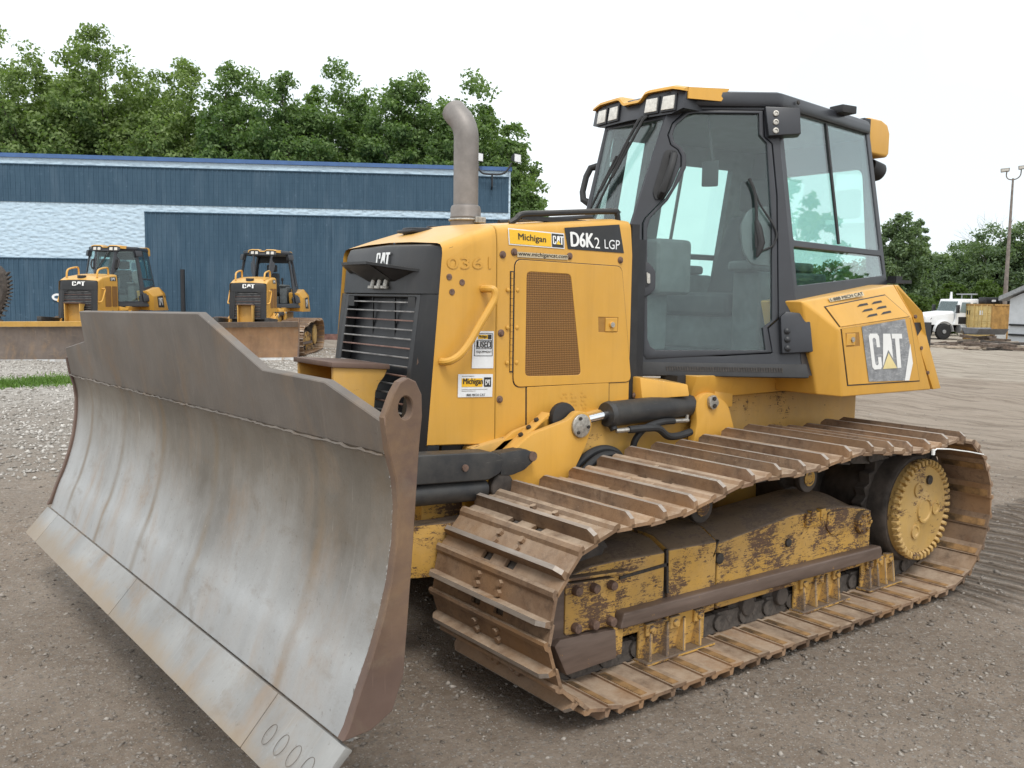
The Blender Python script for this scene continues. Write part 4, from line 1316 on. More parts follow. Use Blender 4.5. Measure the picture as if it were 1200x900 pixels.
    if not openc:
        m = MB(); m.plate([p + V(-.006, 0, 0) for p in gl], n=(1, 0, .332), t=.005); m.build('windscreen', 'cab_glass', cab)
        for y0, z0, y1, z1 in ((.085, 2.60, -.10, 2.20), (.12, 2.60, -.03, 2.27)):
            m = MB()
            xa, xb = wf(z0)[0] + .05, wf(z1)[0] + .03
            m.tube([(xa - .02, y0, z0), (xa, y0 - .01, z0 - .02), (xb, y1, z1)], [.010, .009, .006], 6)
            mid = V(xb, y1, z1)
            dd = (V(xb, y1, z1) - V(xa, y0, z0)).normalized()
            m.tube([mid - dd * .22 + V(.004, -.015, 0), mid + dd * .20 + V(-.012, -.015, 0)], .008, 6)
            m.tube([mid - dd * .03, mid + V(.002, -.016, -.004)], .007, 6)
            m.build('wiper', 'black_rubber', cab)
    # rear wall
    rw = [V(-1.985, y, z) for y, z in ((.66, 1.2), (.465, 2.66), (-.465, 2.66), (-.66, 1.2))]
    rg = [V(-1.985, y, z) for y, z in rpoly([(.53, 1.70), (.455, 2.43), (-.455, 2.43), (-.53, 1.70)], .06, 4)]
    m = MB(); m.plate(rw, [rg], n=(-1, 0, 0), t=.05); m.bevel(.004, 1, 45).build('rear_wall', 'cab_black', cab)
    if not openc:
        m = MB(); m.plate([p + V(.006, 0, 0) for p in rg], n=(-1, 0, 0), t=.005); m.build('rear_window', 'side_glass', cab)
    # what can be seen inside
    if not openc:
        m = MB()
        for q in ([(-1.00, 1.3), (-1.20, 1.3), (-1.20, 2.62), (-1.02, 2.62)], [(-1.79, 1.3), (-1.97, 1.3), (-1.97, 2.62), (-1.77, 2.62)]):
            m.plate([wp(x, z, -.055, -1) for x, z in q], n=V(NW.x, -NW.y, NW.z), t=.05)
        m.plate([wp(x, z, -.058, -1) for x, z in ((-1.2, 2.50), (-1.97, 2.50), (-1.97, 2.63), (-1.2, 2.63))], n=V(NW.x, -NW.y, NW.z), t=.05)
        m.build('inner_post', 'interior', cab)
    m = MB()
    m.box(-1.42, -.92, -.26, .26, 1.50, 1.64); m.bevel(.05, 3)
    st = m.build('seat', 'seat_cloth', cab)
    m = MB(); m.hexa([V(-1.44, -.26, 1.60), V(-1.30, -.26, 1.60), V(-1.30, .26, 1.60), V(-1.44, .26, 1.60), V(-1.57, -.20, 2.14), V(-1.45, -.20, 2.14), V(-1.45, .20, 2.14), V(-1.57, .20, 2.14)]); m.bevel(.05, 3); m.build('seat_back', 'seat_cloth', st)
    m = MB(); m.box(-1.58, -1.48, -.14, .14, 2.17, 2.37); m.bevel(.035, 3); m.build('headrest', 'seat_cloth', st)
    m = MB(); m.box(-1.36, -.96, -.30, .30, 1.30, 1.50); m.bevel(.02).build('seat_base', 'interior', cab)
    for s in (1, -1):
        m = MB(); m.box(-1.50, -.86, .34 * s, .54 * s, 1.30, 1.76); m.box(-1.4, -.82, .33 * s, .52 * s, 1.76, 1.82); m.bevel(.03, 3).build('armrest_console', 'interior', cab)
        m = MB(); m.tube([(-.88, .42 * s, 1.80), (-.86, .42 * s, 1.93)], .02, 8); m.lathe((-.86, .42 * s, 1.91), (0, 0, 1), [(0, .02), (.03, .034), (.08, .03), (.10, .01)], 12); m.build('control_lever', 'black_rubber', cab)
    m = MB(); m.box(-.30, -.52, -.16, .18, 1.3, 1.86); m.box(-.34, -.62, -.24, .26, 1.62, 1.93); m.bevel(.04, 3).build('dashboard', 'interior', cab)
    if not lite:
        m = MB()
        w_ = lambda pts: [dp(x, z, .016) for x, z in pts]
        m.tube(spline(w_([(-.700, 2.245), (-.716, 2.17), (-.712, 2.06), (-.700, 1.95), (-.694, 1.87)]), 5), .0085, 8)
        m.tube(spline(w_([(-.712, 2.20), (-.735, 2.10), (-.772, 2.01), (-.785, 1.945), (-.760, 1.885), (-.715, 1.86)]), 5), .0055, 8)
        m.tube(w_([(-.708, 2.02), (-.712, 1.98), (-.716, 1.90), (-.702, 1.855), (-.690, 1.825)]), [.012, .021, .022, .017, .007], 10)
        m.build('door_wiper', 'black_rubber', cab)
        m = MB(); m.loft([[V(-.62, .30, z), V(-.66, .37, z), V(-.66, .38, z - .0), V(-.645, .40, z)] for z in (2.22, 2.36)]); m.bevel(.01, 2); m.tube([(-.64, .36, 2.36), (-.62, .33, 2.60)], .008, 6); m.build('inner_mirror', 'black_rubber', cab)
    # lamp pods on the front of the roof under a yellow brow
    XF = lambda y: -.352 - .155 * abs(y) ** 1.25
    def ztop(y):
        t = min(1, max(0, (abs(y) - .055) / .06))
        e = min(1, max(0, (.36 - abs(y)) / .07))
        return 2.690 + .042 * t * t * (3 - 2 * t) - .020 * (1 - e)
    ys = [-.355, -.345, -.32, -.28, -.22, -.16, -.125, -.10, -.085, -.07, -.055, 0, .055, .07, .085, .10, .125, .16, .22, .28, .32, .345, .355]
    m = MB()
    m.loft([[V(XF(y), y, 2.592 + .02 * max(0, abs(y) - .28) / .07), V(XF(y) - .018, y, ztop(y) - .016), V(XF(y) - .03, y, ztop(y) - .004), V(-.64, y, ztop(y)), V(-.64, y, 2.612)] for y in ys])
    pod = m.build('lamp_housing', 'cab_black', roof)
    m = MB()
    m.loft([[V(XF(y) + .004, y, ztop(y) - .010), V(XF(y) - .002, y, ztop(y) + .004), V(XF(y) - .03, y, ztop(y) + .014), V(-.70, y, ztop(y) + .022), V(-.70, y, ztop(y) - .012)] for y in [q * 1.012 for q in ys]])
    for sg in (1, -1):
        m.hexa([mir(p, sg) for p in (V(XF(.35) - .03, .350, ztop(.355) - .048), V(-.60, .43, ztop(.355) - .052), V(-.60, .44, ztop(.355) - .052), V(XF(.35) - .03, .362, ztop(.355) - .048), V(XF(.35) - .03, .350, ztop(.355) + .010), V(-.66, .43, ztop(.355) + .020), V(-.66, .44, ztop(.355) + .020), V(XF(.35) - .03, .362, ztop(.355) + .010))])
        m.hexa([mir(p, sg) for p in (V(XF(.35) - .03, .345, ztop(.355) + .004), V(-.66, .30, ztop(.355) + .02), V(-.66, .44, ztop(.355) + .012), V(XF(.35) - .03, .362, ztop(.355) + .002), V(XF(.35) - .03, .345, ztop(.355) + .012), V(-.66, .30, ztop(.355) + .035), V(-.66, .44, ztop(.355) + .022), V(XF(.35) - .03, .362, ztop(.355) + .011))])
    m.build('roof_brow', 'yellow_paint', roof, 40)
    def lens(y, w_, h_, off, nm, mat):
        m = MB()
        q = [V(XF(yy) - .02 * (z - 2.592) / .12, yy, z) for yy, z in ((y - w_, 2.652 - h_), (y + w_, 2.652 - h_), (y + w_ * .92, 2.652 + h_), (y - w_ * .92, 2.652 + h_))]
        m.loft([q, [p + V(off, 0, 0) for p in q]])
        return m.bevel(.004, 2).build(nm, mat, roof)
    for sg in (1, -1):
        for y in (.150, .262):
            lens(y * sg, .050, .047, .012, 'lamp_rim', 'dark_trim')
            lens(y * sg, .040, .037, .018, 'work_lamp', 'lens')
    # air conditioner at the back of the roof and a lamp under it
    m = MB(); m.loft([[V(x, y, z) for x, z in ((-2.045, 2.545), (-2.28, 2.535), (-2.30, 2.56), (-2.30, 2.69), (-2.27, 2.745), (-2.20, 2.765), (-2.045, 2.765))] for y in (-.42, .42)])
    m.bevel(.02, 3, 40).build('air_conditioner', 'yellow_paint', roof)
    m = MB(); m.box(-2.05, -1.98, -.43, .43, 2.52, 2.75); m.build('rear_seal', 'dark_trim', roof)
    if not lite:
        m = MB(); m.lathe((-2.255, .30, 2.49), (-.9, .25, -.35), [(0, .02), (.01, .055), (.10, .062), (.11, .055)], 18); m.box(-2.28, -2.24, .28, .32, 2.48, 2.55); m.build('rear_lamp', 'black_rubber', roof)
        m = MB(); m.box(-1.62, -1.50, .50, .60, 2.700, 2.745, Matrix.Rotation(R(-8), 3, 'Z')); m.bevel(.006, 2); m.build('roof_box', 'black_rubber', roof)
        m = MB(); m.lathe((-1.03, .615, 2.685), (0, 1, .2), [(0, .013), (.008, .011), (.01, .001)], 10); m.build('roof_bolt', 'dark_bolt', roof)
        m = MB(); m.box(-2.16, -1.98, .58, .70, 1.715, 1.735); m.box(-2.12, -2.05, .60, .66, 1.735, 1.76); m.build('window_catch', 'black_rubber', cab)
    return cab

# ---- rear tank and main frame ------------------------------------------------------
def build_tank(root, kind):
    lite = kind != 'main'
    for s in (1, -1):
        A, H = V(-.786, .87, 1.597), V(-1.79, .825, 1.705)
        Ab, B, Cc, D, G1, E = V(-.955, .868, 1.095), V(-1.001, .95, 1.45), None, V(-1.071, .95, 1.082), V(-1.741, .95, 1.516), V(-2.004, .95, 1.075)
        H0 = V(-1.74, .825, 1.700)
        inn = lambda p: V(p.x, .60, p.z)
        b = bmesh.new()
        P = {k: b.verts.new(mir(v, s)) for k, v in dict(A=A, B=B, Ab=Ab, D=D, G=G1, E=E, H=H0, Ai=inn(A), Abi=inn(Ab), Hi=inn(H0), Ei=inn(E)).items()}
        for f in (('A', 'B', 'G', 'H'), ('B', 'D', 'E', 'G'), ('A', 'Ab', 'D', 'B'), ('A', 'H', 'Hi', 'Ai'), ('Ab', 'Abi', 'Ei', 'E', 'D'), ('Ai', 'Abi', 'Ab', 'A'), ('H', 'G', 'E', 'Ei', 'Hi'), ('Ai', 'Hi', 'Ei', 'Abi')):
            b.faces.new([P[k] for k in f])
        m = MB(); m.b.free(); m.b = b
        bmesh.ops.recalc_face_normals(b, faces=b.faces)
        m.bevel(.012, 3, 12)
        tk = m.build('rear_tank', 'yellow_paint', root, 25)
        # rear cover behind a dark joint
        g = .012
        m = MB()
        top = [V(-1.755, .815, 1.705), V(-1.755 , .60, 1.705), V(-1.80, .60, 1.70), V(-1.80, .815, 1.70)]
        pr = [(V(-1.752, .823, 1.700), V(-1.795, .823, 1.700)), (V(-1.754, .948, 1.514), V(-1.850, .948, 1.538)), (V(-1.845, .948, 1.335), V(-1.92, .948, 1.40)), (V(-2.030, .948, 1.075), V(-2.122, .948, 1.077))]
        ring = [a for a, _ in pr] + [c for _, c in pr[::-1]]
        m.loft([[mir(p, s) for p in ring], [mir(V(p.x, .30, p.z), s) for p in ring]])
        m.bevel(.006, 2, 12).build('rear_cover', 'yellow_paint', root, 25)
        m = MB(); m.box(-1.70, -2.0, .62 * s, .93 * s, 1.10, 1.48); m.build('tank_core', 'dark_trim', root)
        if lite and s < 0:
            continue
        U = [[(0, 0), (1, 0), (1, 1), (0, 1)]]
        ty = lambda off: .95 + off
        bv = lambda x, z, off: None
        # bevel facet: plane through B, G and A
        nb = (G1 - B).cross(A - B).normalized()
        if nb.y < 0:
            nb = -nb
        def fp(x, z, off=.003):
            y = (nb.dot(B) - nb.x * x - nb.z * z) / nb.y
            q = V(x, y, z) + nb * off
            return mir(q, s)
        if not lite:
            main = [(-1.030, 1.452), (-1.708, 1.506), (-1.852, 1.139), (-1.118, 1.148)]
            lat = [(-1.064, 1.430), (-1.194, 1.432), (-1.210, 1.357), (-1.078, 1.354)]
            m = MB(); m.plate([V(x, (.9545) * s, z) for x, z in main], [[V(x, .9545 * s, z) for x, z in lat]], n=(0, s, 0), t=.004); m.build('tank_door', 'yellow_paint', tk)
            m = MB(); m.plate([V(x, .9515 * s, z) for x, z in ((-1.024, 1.452), (-1.716, 1.507), (-1.862, 1.132), (-1.112, 1.141))], n=(0, s, 0), t=.003); m.build('door_joint', 'dark_trim', tk)
            m = MB(); m.plate([fp(x, z, .005) for x, z in ((-1.025, 1.462), (-.962, 1.565), (-1.545, 1.634), (-1.702, 1.516))], n=mir(nb, s), t=.004); m.build('tank_door', 'yellow_paint', tk)
            m = MB(); m.plate([fp(x, z, .002) for x, z in ((-1.018, 1.462), (-.952, 1.570), (-1.549, 1.641), (-1.712, 1.516))], n=mir(nb, s), t=.002); m.build('door_joint', 'dark_trim', tk)
            m = MB(); m.plate([V(x, .953 * s, z) for x, z in lat], n=(0, s, 0), t=.001); m.build('latch_recess', 'mesh_brown', tk)
            m = MB(); m.box(-1.075, -1.158, .952 * s, .958 * s, 1.362, 1.426); m.bevel(.002, 1).build('latch', 'yellow_paint', tk)
            m = MB(); m.cyl((-1.128, .955 * s, 1.394), (-1.128, .966 * s, 1.394), .014, n=14); m.build('lock', 'zinc', tk)
            for r_ in range(3):
                for c0 in (0, 1):
                    x0 = -1.236 - .026 * r_ - .142 * c0
                    z0 = 1.567 - .0285 * r_ + .015 * c0
                    m = MB(); m.plate([fp(x, z, .0075) for x, z in ((x0, z0), (x0 - .030, z0 + .014), (x0 - .104, z0 + .022), (x0 - .108, z0 + .012))], n=mir(nb, s), t=.002); m.build('vent_slot', 'dark_trim', tk)
            f = lambda u, v, off=.0065: None
            dq = quad_map(V(-1.312, .9575 * s, 1.156), V(-1.777, .9575 * s, 1.143), V(-1.212, .9575 * s, 1.463), V(-1.650, .9575 * s, 1.503))
            b2 = bmesh.new()
            me = sheet('logo_decal', [[(0, 0), (.86, 0), (1.035, .55), (1.0, 1), (0, 1)]], dq, 'decal_worn', tk)
            sheet('decal_stripe', [[(.80, .0), (.905, .0), (1.045, .28), (1.04, .60)]], quad_map(V(-1.312, .9585 * s, 1.156), V(-1.777, .9585 * s, 1.143), V(-1.212, .9585 * s, 1.463), V(-1.650, .9585 * s, 1.503)), 'white_print', tk)
            logo(quad_map(V(-1.340, .9592 * s, 1.222), V(-1.668, .9592 * s, 1.222), V(-1.277, .9592 * s, 1.424), V(-1.622, .9592 * s, 1.418)), tk, None)
            sheet('logo_triangle', [CAT_TRI], quad_map(V(-1.340, .9602 * s, 1.222), V(-1.668, .9602 * s, 1.222), V(-1.277, .9602 * s, 1.424), V(-1.622, .9602 * s, 1.418)), 'triangle_cream', tk)
            sheet('lettering_back', [[(-.02, -.2), (1.02, -.2), (1.02, 1.2), (-.02, 1.2)]], quad_map(fp(-1.025, 1.597, .002), fp(-1.343, 1.634, .002), fp(-1.022, 1.611, .002), fp(-1.341, 1.650, .002)), 'web_back', tk)
            lettering('lettering', '1-888 MICH CAT', quad_map(fp(-1.029, 1.597, .004), fp(-1.341, 1.634, .004), fp(-1.024, 1.612, .004), fp(-1.339, 1.652, .004)), 'black_print', tk, .01)
            for x, z in ((-1.775, 1.515), (-1.86, 1.33), (-1.95, 1.18)):
                m = MB(); m.cyl((x, .945 * s, z), (x, .956 * s, z), .011, n=8); m.build('bolt', 'rusty_bolt', tk)
        else:
            m = MB(); m.plate([V(x, .954 * s, z) for x, z in ((-1.28, 1.45), (-1.68, 1.48), (-1.80, 1.16), (-1.36, 1.17))], n=(0, s, 0), t=.004); m.build('logo_decal', 'black_print', tk)
            logo(quad_map(V(-1.42, .957 * s, 1.22), V(-1.70, .957 * s, 1.22), V(-1.36, .957 * s, 1.42), V(-1.64, .957 * s, 1.42)), tk, None)
    # frame between the tracks
    m = MB()
    m.loft([[V(x, -.5, .38), V(x, .5, .38), V(x, .5, zt), V(x, -.5, zt)] for x, zt in ((1.05, .93), (.1, 1.08), (-1.93, 1.06))])
    m.bevel(.01); mf = m.build('main_frame', 'yellow_scuffed', root)
    for s in (1, -1):
        m = MB(); m.hexa([mir(p, s) for p in (V(-.30, .50, 1.075), V(-1.05, .50, 1.085), V(-1.05, .60, 1.085), V(-.30, .55, 1.075), V(-.30, .50, 1.20), V(-1.05, .50, 1.20), V(-1.05, .63, 1.20), V(-.30, .60, 1.20))])
        m.bevel(.008); m.build('platform', 'yellow_paint', root)
        if s > 0 and not lite:
            m = MB(); m.box(-.47, -.62, .50, .575, 1.02, 1.115); m.bevel(.006); m.build('platform_bracket', 'yellow_paint', root)
            m = MB(); m.cyl((-.49, .57, 1.06), (-.49, .586, 1.06), .014, n=8); m.build('bolt', 'rusty_bolt', root)
            m = MB(); m.box(-.235, -.30, .40, .52, 1.09, 1.20); m.build('cab_mount', 'black_rubber', root)
        m = MB(); m.box(-.95, -1.75, .30 * s, .70 * s, .30, .62); m.bevel(.03).build('axle_housing', 'undercarriage_dark', root)
        m = MB(); m.cyl((.35, .3 * s, .40), (.35, .9 * s, .40), .09, n=14); m.build('pivot_shaft', 'undercarriage_dark', root)
    m = MB(); m.box(-2.05, -1.90, -.62, .62, 1.12, 1.68); m.bevel(.02).build('rear_guard', 'yellow_paint', root)
    return mf

def build_dozer(loc, rz, kind, label):
    root = empty('bulldozer', loc, rz, label, 'bulldozer')
    build_blade(root, {'main': '', 'closed': 'blade_brown', 'open': 'blade_rusty'}[kind])
    for s in (1, -1):
        build_track(root, s, kind != 'main')
    build_hood(root, kind)
    build_cab(root, kind)
    build_tank(root, kind)
    return root

# finishes used only here
m_plain('bar_worn', (.30, .29, .28), .4, .5, .6, 9, .1)
m_plain('bar_rust', (.25, .15, .12), .5, .3, .4, 9, .1)
m_plain('stack_steel', (.235, .215, .20), .55, .4, .22, 7, .12)
m_plain('web_back', (.52, .44, .30), .5, 0, .1)
def m_decal():
    M = Mat('decal_worn')
    o = M.coord('Object')
    n = M.noise(M.n('Mapping', {'Vector': o, 'Rotation': (0, .8, 0), 'Scale': (14, 14, 60)}).outputs[0], 1.0, 8, .75, .6)
    n2 = M.noise(o, 16, 7, .7)
    c = M.mix(M.ramp(n2, [(.35, 0.0), (.65, 1.0)]), (.16, .165, .175), (.30, .31, .32))
    c = M.mix(M.ramp(n, [(.52, 0.0), (.68, .75)]), c, (.52, .52, .52))
    M.bsdf(c, .55)
    MATS['decal_worn'] = M.m
m_decal()

# ---------------------------------------------------------------- finishes of the yard
def m_ground():
    M = Mat('yard_dirt')
    o = M.coord('Object')
    xyz = M.n('SeparateXYZ', {0: o})
    X, Y = xyz.outputs[0], xyz.outputs[1]
    big = M.noise(o, .35, 6, .6)
    mid = M.noise(o, 1.7, 8, .68)
    fin = M.noise(o, 18, 8, .72)
    c = M.mix(M.ramp(big, [(.35, 0.0), (.66, 1.0)]), (.235, .180, .136), (.315, .262, .213))
    c = M.mix(M.ramp(mid, [(.36, 0.0), (.66, .8)]), c, (.175, .134, .10))
    c = M.mix(M.ramp(fin, [(.42, 0.0), (.70, .75)]), c, (.315, .265, .215))
    # crushed stone: cells of several greys pressed into the dirt
    for sc, amt in ((42.0, .6), (120.0, .75)):
        v = M.n('TexVoronoi', {'Vector': o, 'Scale': sc})
        cell = M.n('SeparateColor', {0: v.outputs['Color']}).outputs[0]
        pres = M.math('MULTIPLY', M.ramp(cell, [(.50, 0.0), (.56, amt)]), M.ramp(v.outputs['Distance'], [(.30, 1.0), (.48, 0.0)]))
        c = M.mix(pres, c, M.ramp(M.n('SeparateColor', {0: v.outputs['Color']}).outputs[1], [(0, (.12, .105, .09)), (.55, (.26, .235, .21)), (1, (.47, .44, .40))]))
    # pale crushed limestone along the building
    wob = M.math('MULTIPLY', M.math('SUBTRACT', mid, .5), 6.0)
    lim = M.ramp(M.math('ADD', M.math('MULTIPLY', Y, -1.0), wob), [(0.0, 0.0), (1.0, 1.0)])
    t = M.math('ADD', M.math('MULTIPLY', Y, -.98), M.math('MULTIPLY', X, -.20))
    t = M.math('ADD', t, wob)
    lim = M.math('MULTIPLY', M.math('SUBTRACT', t, 9.0), .35, True)
    t2 = M.math('MULTIPLY', M.math('SUBTRACT', t, 2.6), .22, True)
    grv = M.math('MULTIPLY', t2, M.math('MULTIPLY', M.math('ADD', X, 9.0), .15, True), True)
    c = M.mix(M.math('MULTIPLY', grv, .85), c, M.mix(fin, (.20, .172, .145), (.37, .338, .30)))
    near_wall = M.math('MULTIPLY', lim, M.math('MULTIPLY', M.math('ADD', X, 14.0), .2, True), True)
    c = M.mix(near_wall, c, M.mix(fin, (.27, .245, .215), (.50, .47, .43)))
    # pale dry haul road beyond the machine, and trampled pale dirt behind it
    back = M.math('MULTIPLY', M.math('SUBTRACT', M.math('ADD', M.math('MULTIPLY', X, -1.0), M.math('MULTIPLY', wob, .25)), 4.0), .3, True)
    c = M.mix(M.math('MULTIPLY', back, .75), c, M.mix(mid, (.27, .215, .165), (.39, .335, .275)))
    road = M.math('MULTIPLY', M.math('SUBTRACT', M.math('ADD', M.math('MULTIPLY', X, -1.0), M.math('MULTIPLY', wob, .5)), 17.5), .6, True)
    c = M.mix(M.math('MULTIPLY', road, .9), c, M.mix(mid, (.33, .285, .23), (.41, .365, .305)))
    # long scrapes and wheel marks across the far part of the yard
    rut = M.noise(M.n('Mapping', {'Vector': o, 'Rotation': (0, 0, .62), 'Scale': (.9, .16, 1)}).outputs[0], 3.2, 10, .75, .8)
    rm = M.math('MULTIPLY', M.math('MULTIPLY', M.math('SUBTRACT', -1.5, X), .25, True), M.ramp(rut, [(.46, 0.0), (.62, .75)]))
    c = M.mix(rm, c, M.mix(fin, (.12, .088, .064), (.17, .135, .105)))
    h = M.math('ADD', M.math('MULTIPLY', fin, .6), M.math('MULTIPLY', M.noise(o, 75, 6, .7), .5))
    b = M.bump(h, .75, .03)
    # prints of the track bars in the strip the machine has just crossed
    strip = M.math('MULTIPLY', M.math('MULTIPLY', M.math('SUBTRACT', Y, .45), 8.0, True), M.math('MULTIPLY', M.math('SUBTRACT', 1.75, Y), 4.0, True), True)
    strip = M.math('MULTIPLY', strip, M.math('MULTIPLY', M.math('SUBTRACT', -1.3, X), 2.0, True), True)
    strip = M.math('MULTIPLY', strip, M.math('MULTIPLY', M.math('ADD', X, 7.5), .5, True), True)
    wv = M.n('TexWave', {'Vector': o, 'Scale': 1.745, 'Distortion': 2.2, 'Detail': 3.0, 'Detail Scale': 1.5}, bands_direction='X').outputs['Fac']
    b = M.bump(M.math('MULTIPLY', wv, strip), 1.0, .16, b)
    c = M.mix(M.math('MULTIPLY', strip, M.ramp(wv, [(.35, .7), (.7, 0.0)])), c, (.13, .098, .072))
    b = M.bump(M.math('ADD', mid, M.math('MULTIPLY', rut, .30)), .5, .14, b)
    b = M.bump(M.noise(o, 7, 9, .75), .55, .06, b)
    M.bsdf(c, .92, 0, b, .15)
    MATS['yard_dirt'] = M.m
m_ground()

def m_stones(name, lo, hi):
    M = Mat(name)
    r = M.n('NewGeometry').outputs['Random Per Island']
    c = M.ramp(r, [(0, lo), (.6, tuple((a + b) / 2 for a, b in zip(lo, hi))), (1, hi)])
    M.bsdf(c, .85, 0, None, .2)
    MATS[name] = M.m
m_stones('stone_mixed', (.12, .10, .083), (.36, .325, .285))
m_stones('stone_pale', (.20, .18, .155), (.56, .53, .49))

def m_leaf(name, stops, trans=.45):
    M = Mat(name)
    r = M.n('NewGeometry').outputs['Random Per Island']
    big = M.noise(M.coord('Object'), .45, 3)
    f = M.math('ADD', M.math('MULTIPLY', r, .55), M.math('MULTIPLY', M.ramp(big, [(.35, 0.0), (.65, 1.0)]), .45))
    c = M.ramp(f, stops)
    d = M.n('BsdfPrincipled', {'Base Color': c, 'Roughness': .55, 'Specular IOR Level': .3})
    t = M.n('BsdfTranslucent', {'Color': M.mix(1.0, c, (1.0, 1.15, .45), 'MULTIPLY')})
    M.surface(M.n('MixShader', {0: trans, 1: d.outputs[0], 2: t.outputs[0]}).outputs[0])
    MATS[name] = M.m
m_leaf('leaf_cottonwood', [(0, (.115, .165, .052)), (.5, (.20, .27, .095)), (1, (.31, .39, .16))])
m_leaf('leaf_maple', [(0, (.09, .15, .055)), (.5, (.155, .235, .085)), (1, (.25, .34, .125))])
m_leaf('leaf_far', [(0, (.105, .155, .095)), (.5, (.16, .225, .125)), (1, (.23, .30, .15))])  # greyer green: distance haze put into the leaf colour
m_leaf('leaf_bright', [(0, (.05, .085, .02)), (.5, (.085, .135, .032)), (1, (.13, .19, .05))])
m_leaf('grass_blade', [(0, (.06, .12, .02)), (.5, (.11, .20, .035)), (1, (.18, .27, .06))], .25)
m_plain('bark', (.085, .068, .055), .9, 0, .4, 8, .6)
m_plain('dead_bark', (.16, .13, .11), .9, 0, .4, 8, .4)

def m_stucco():
    M = Mat('stucco')
    o = M.coord('Object')
    v = M.n('TexVoronoi', {'Vector': M.n('Mapping', {'Vector': o, 'Scale': (5.5, 5.5, 11.0)}).outputs[0], 'Scale': 1.0}, feature='SMOOTH_F1')
    n = M.noise(o, 9, 6, .7)
    c = M.mix(M.ramp(n, [(.3, 0.0), (.7, 1.0)]), (.40, .52, .62), (.50, .62, .71))
    M.bsdf(c, .85, 0, M.bump(v.outputs['Distance'], .8, .05, M.bump(n, .4, .03)))
    MATS['stucco'] = M.m
    M = Mat('blue_sheet')
    o = M.coord('Object')
    st = M.noise(M.n('Mapping', {'Vector': o, 'Scale': (4, 4, .5)}).outputs[0], 1.5, 7, .65)
    sp = M.noise(o, 6, 8, .7)
    c = M.mix(M.ramp(st, [(.3, 0.0), (.7, 1.0)]), (.036, .074, .114), (.054, .100, .146))
    c = M.mix(M.ramp(sp, [(.60, 0.0), (.75, .5)]), c, (.17, .25, .34))
    lowz = M.n('SeparateXYZ', {0: o}).outputs[2]
    # courses of fluted block show as faint level joints
    z = M.math('MULTIPLY', lowz, 4.9)
    jt = M.ramp(M.math('FRACT', z), [(.0, 1.0), (.05, .0), (.95, .0), (1.0, 1.0)])
    c = M.mix(M.math('MULTIPLY', jt, .35), c, (.022, .05, .085))
    c = M.mix(M.ramp(M.noise(M.n('Mapping', {'Vector': o, 'Scale': (2, 2, .35)}).outputs[0], 1.2, 6, .6), [(.52, 0.0), (.75, .45)]), c, (.10, .15, .20))
    M.bsdf(c, .7, 0, M.bump(sp, .15, .02, M.bump(jt, .3, .01)), .25)
    MATS['blue_sheet'] = M.m
m_stucco()
m_plain('blue_trim', (.055, .125, .29), .5, 0, .12, 3, .05)
m_plain('rust_foot', (.16, .085, .07), .9, 0, .5, 6, .4)
m_plain('galvanised', (.34, .35, .36), .5, .4, .2, 10, .1)

# ---------------------------------------------------------------- ground
def smooth(t):
    t = np.clip(t, 0, 1)
    return t * t * (3 - 2 * t)
def fall(x):
    """the yard drops gently away behind the machine"""
    return -.0185 * np.maximum(0, -np.asarray(x, float) - 10)
def spot(px, d):
    """plan position at bearing px (as in the 1200 wide photograph) and distance d along the line of sight"""
    k = (px - 600) / 1066.4
    return (EYE.x + d * (math.cos(YAW) + math.sin(YAW) * k), EYE.y + d * (math.sin(YAW) - math.cos(YAW) * k))
def zof(px, py, d):
    a = math.atan((450 - py - .0139 * (600 - px) * -1 * -1) / 1066.4) + PITCH
    return EYE.z + d * math.tan(a)

GN = 420
u = np.linspace(-1, 1, GN)
GK = 6.2
warp = np.sinh(GK * u) / math.sinh(GK) * 900
gx_, gy_ = np.meshgrid(warp + 1.0, warp + 1.2, indexing='ij')
hz = np.zeros_like(gx_)
for a, f, ph in ((.030, .55, 0.3), (.022, 1.1, 1.7), (.016, 2.3, 4.1), (.013, 4.7, 2.2), (.009, 9.0, .9), (.006, 15.0, 2.9)):
    for q in range(3):
        th = ph * 3 + q * 2.1
        hz += a / 2 * np.sin(f * (gx_ * math.cos(th) + gy_ * math.sin(th)) + ph * 7 + q * 1.3 + 1.5 * np.sin(f * .6 * (gx_ * math.sin(th) - gy_ * math.cos(th)) + q))
under = np.clip(1 - np.maximum(np.maximum(np.abs(gx_ + .2) - 2.0, 0), np.maximum(np.abs(gy_) - 1.5, 0)) / .8, 0, 1)
hz = hz * (1 - .9 * under) - .006
hz += fall(gx_)
verts = np.stack([gx_, gy_, hz], -1).reshape(-1, 3)
ii, jj = np.meshgrid(np.arange(GN - 1), np.arange(GN - 1), indexing='ij')
q0 = (ii * GN + jj).ravel()
faces = np.stack([q0, q0 + GN, q0 + GN + 1, q0 + 1], 1)
g = obj('ground', np_mesh('ground', verts, faces), 'yard_dirt', None, 0)
g.data.shade_smooth()
g['kind'] = 'structure'
g['label'] = 'dirt and gravel yard with track prints'
def ground_z(x, y):
    """height of the ground sheet, bilinear in its grid"""
    x, y = np.asarray(x, float), np.asarray(y, float)
    fi = (np.arcsinh((x - 1.0) / 900 * math.sinh(GK)) / GK + 1) / 2 * (GN - 1)
    fj = (np.arcsinh((y - 1.2) / 900 * math.sinh(GK)) / GK + 1) / 2 * (GN - 1)
    i, j = np.clip(fi.astype(int), 0, GN - 2), np.clip(fj.astype(int), 0, GN - 2)
    a, b = fi - i, fj - j
    return (hz[i, j] * (1 - a) + hz[i + 1, j] * a) * (1 - b) + (hz[i, j + 1] * (1 - a) + hz[i + 1, j + 1] * a) * b
def gz(x, y):
    return float(ground_z(x, y))

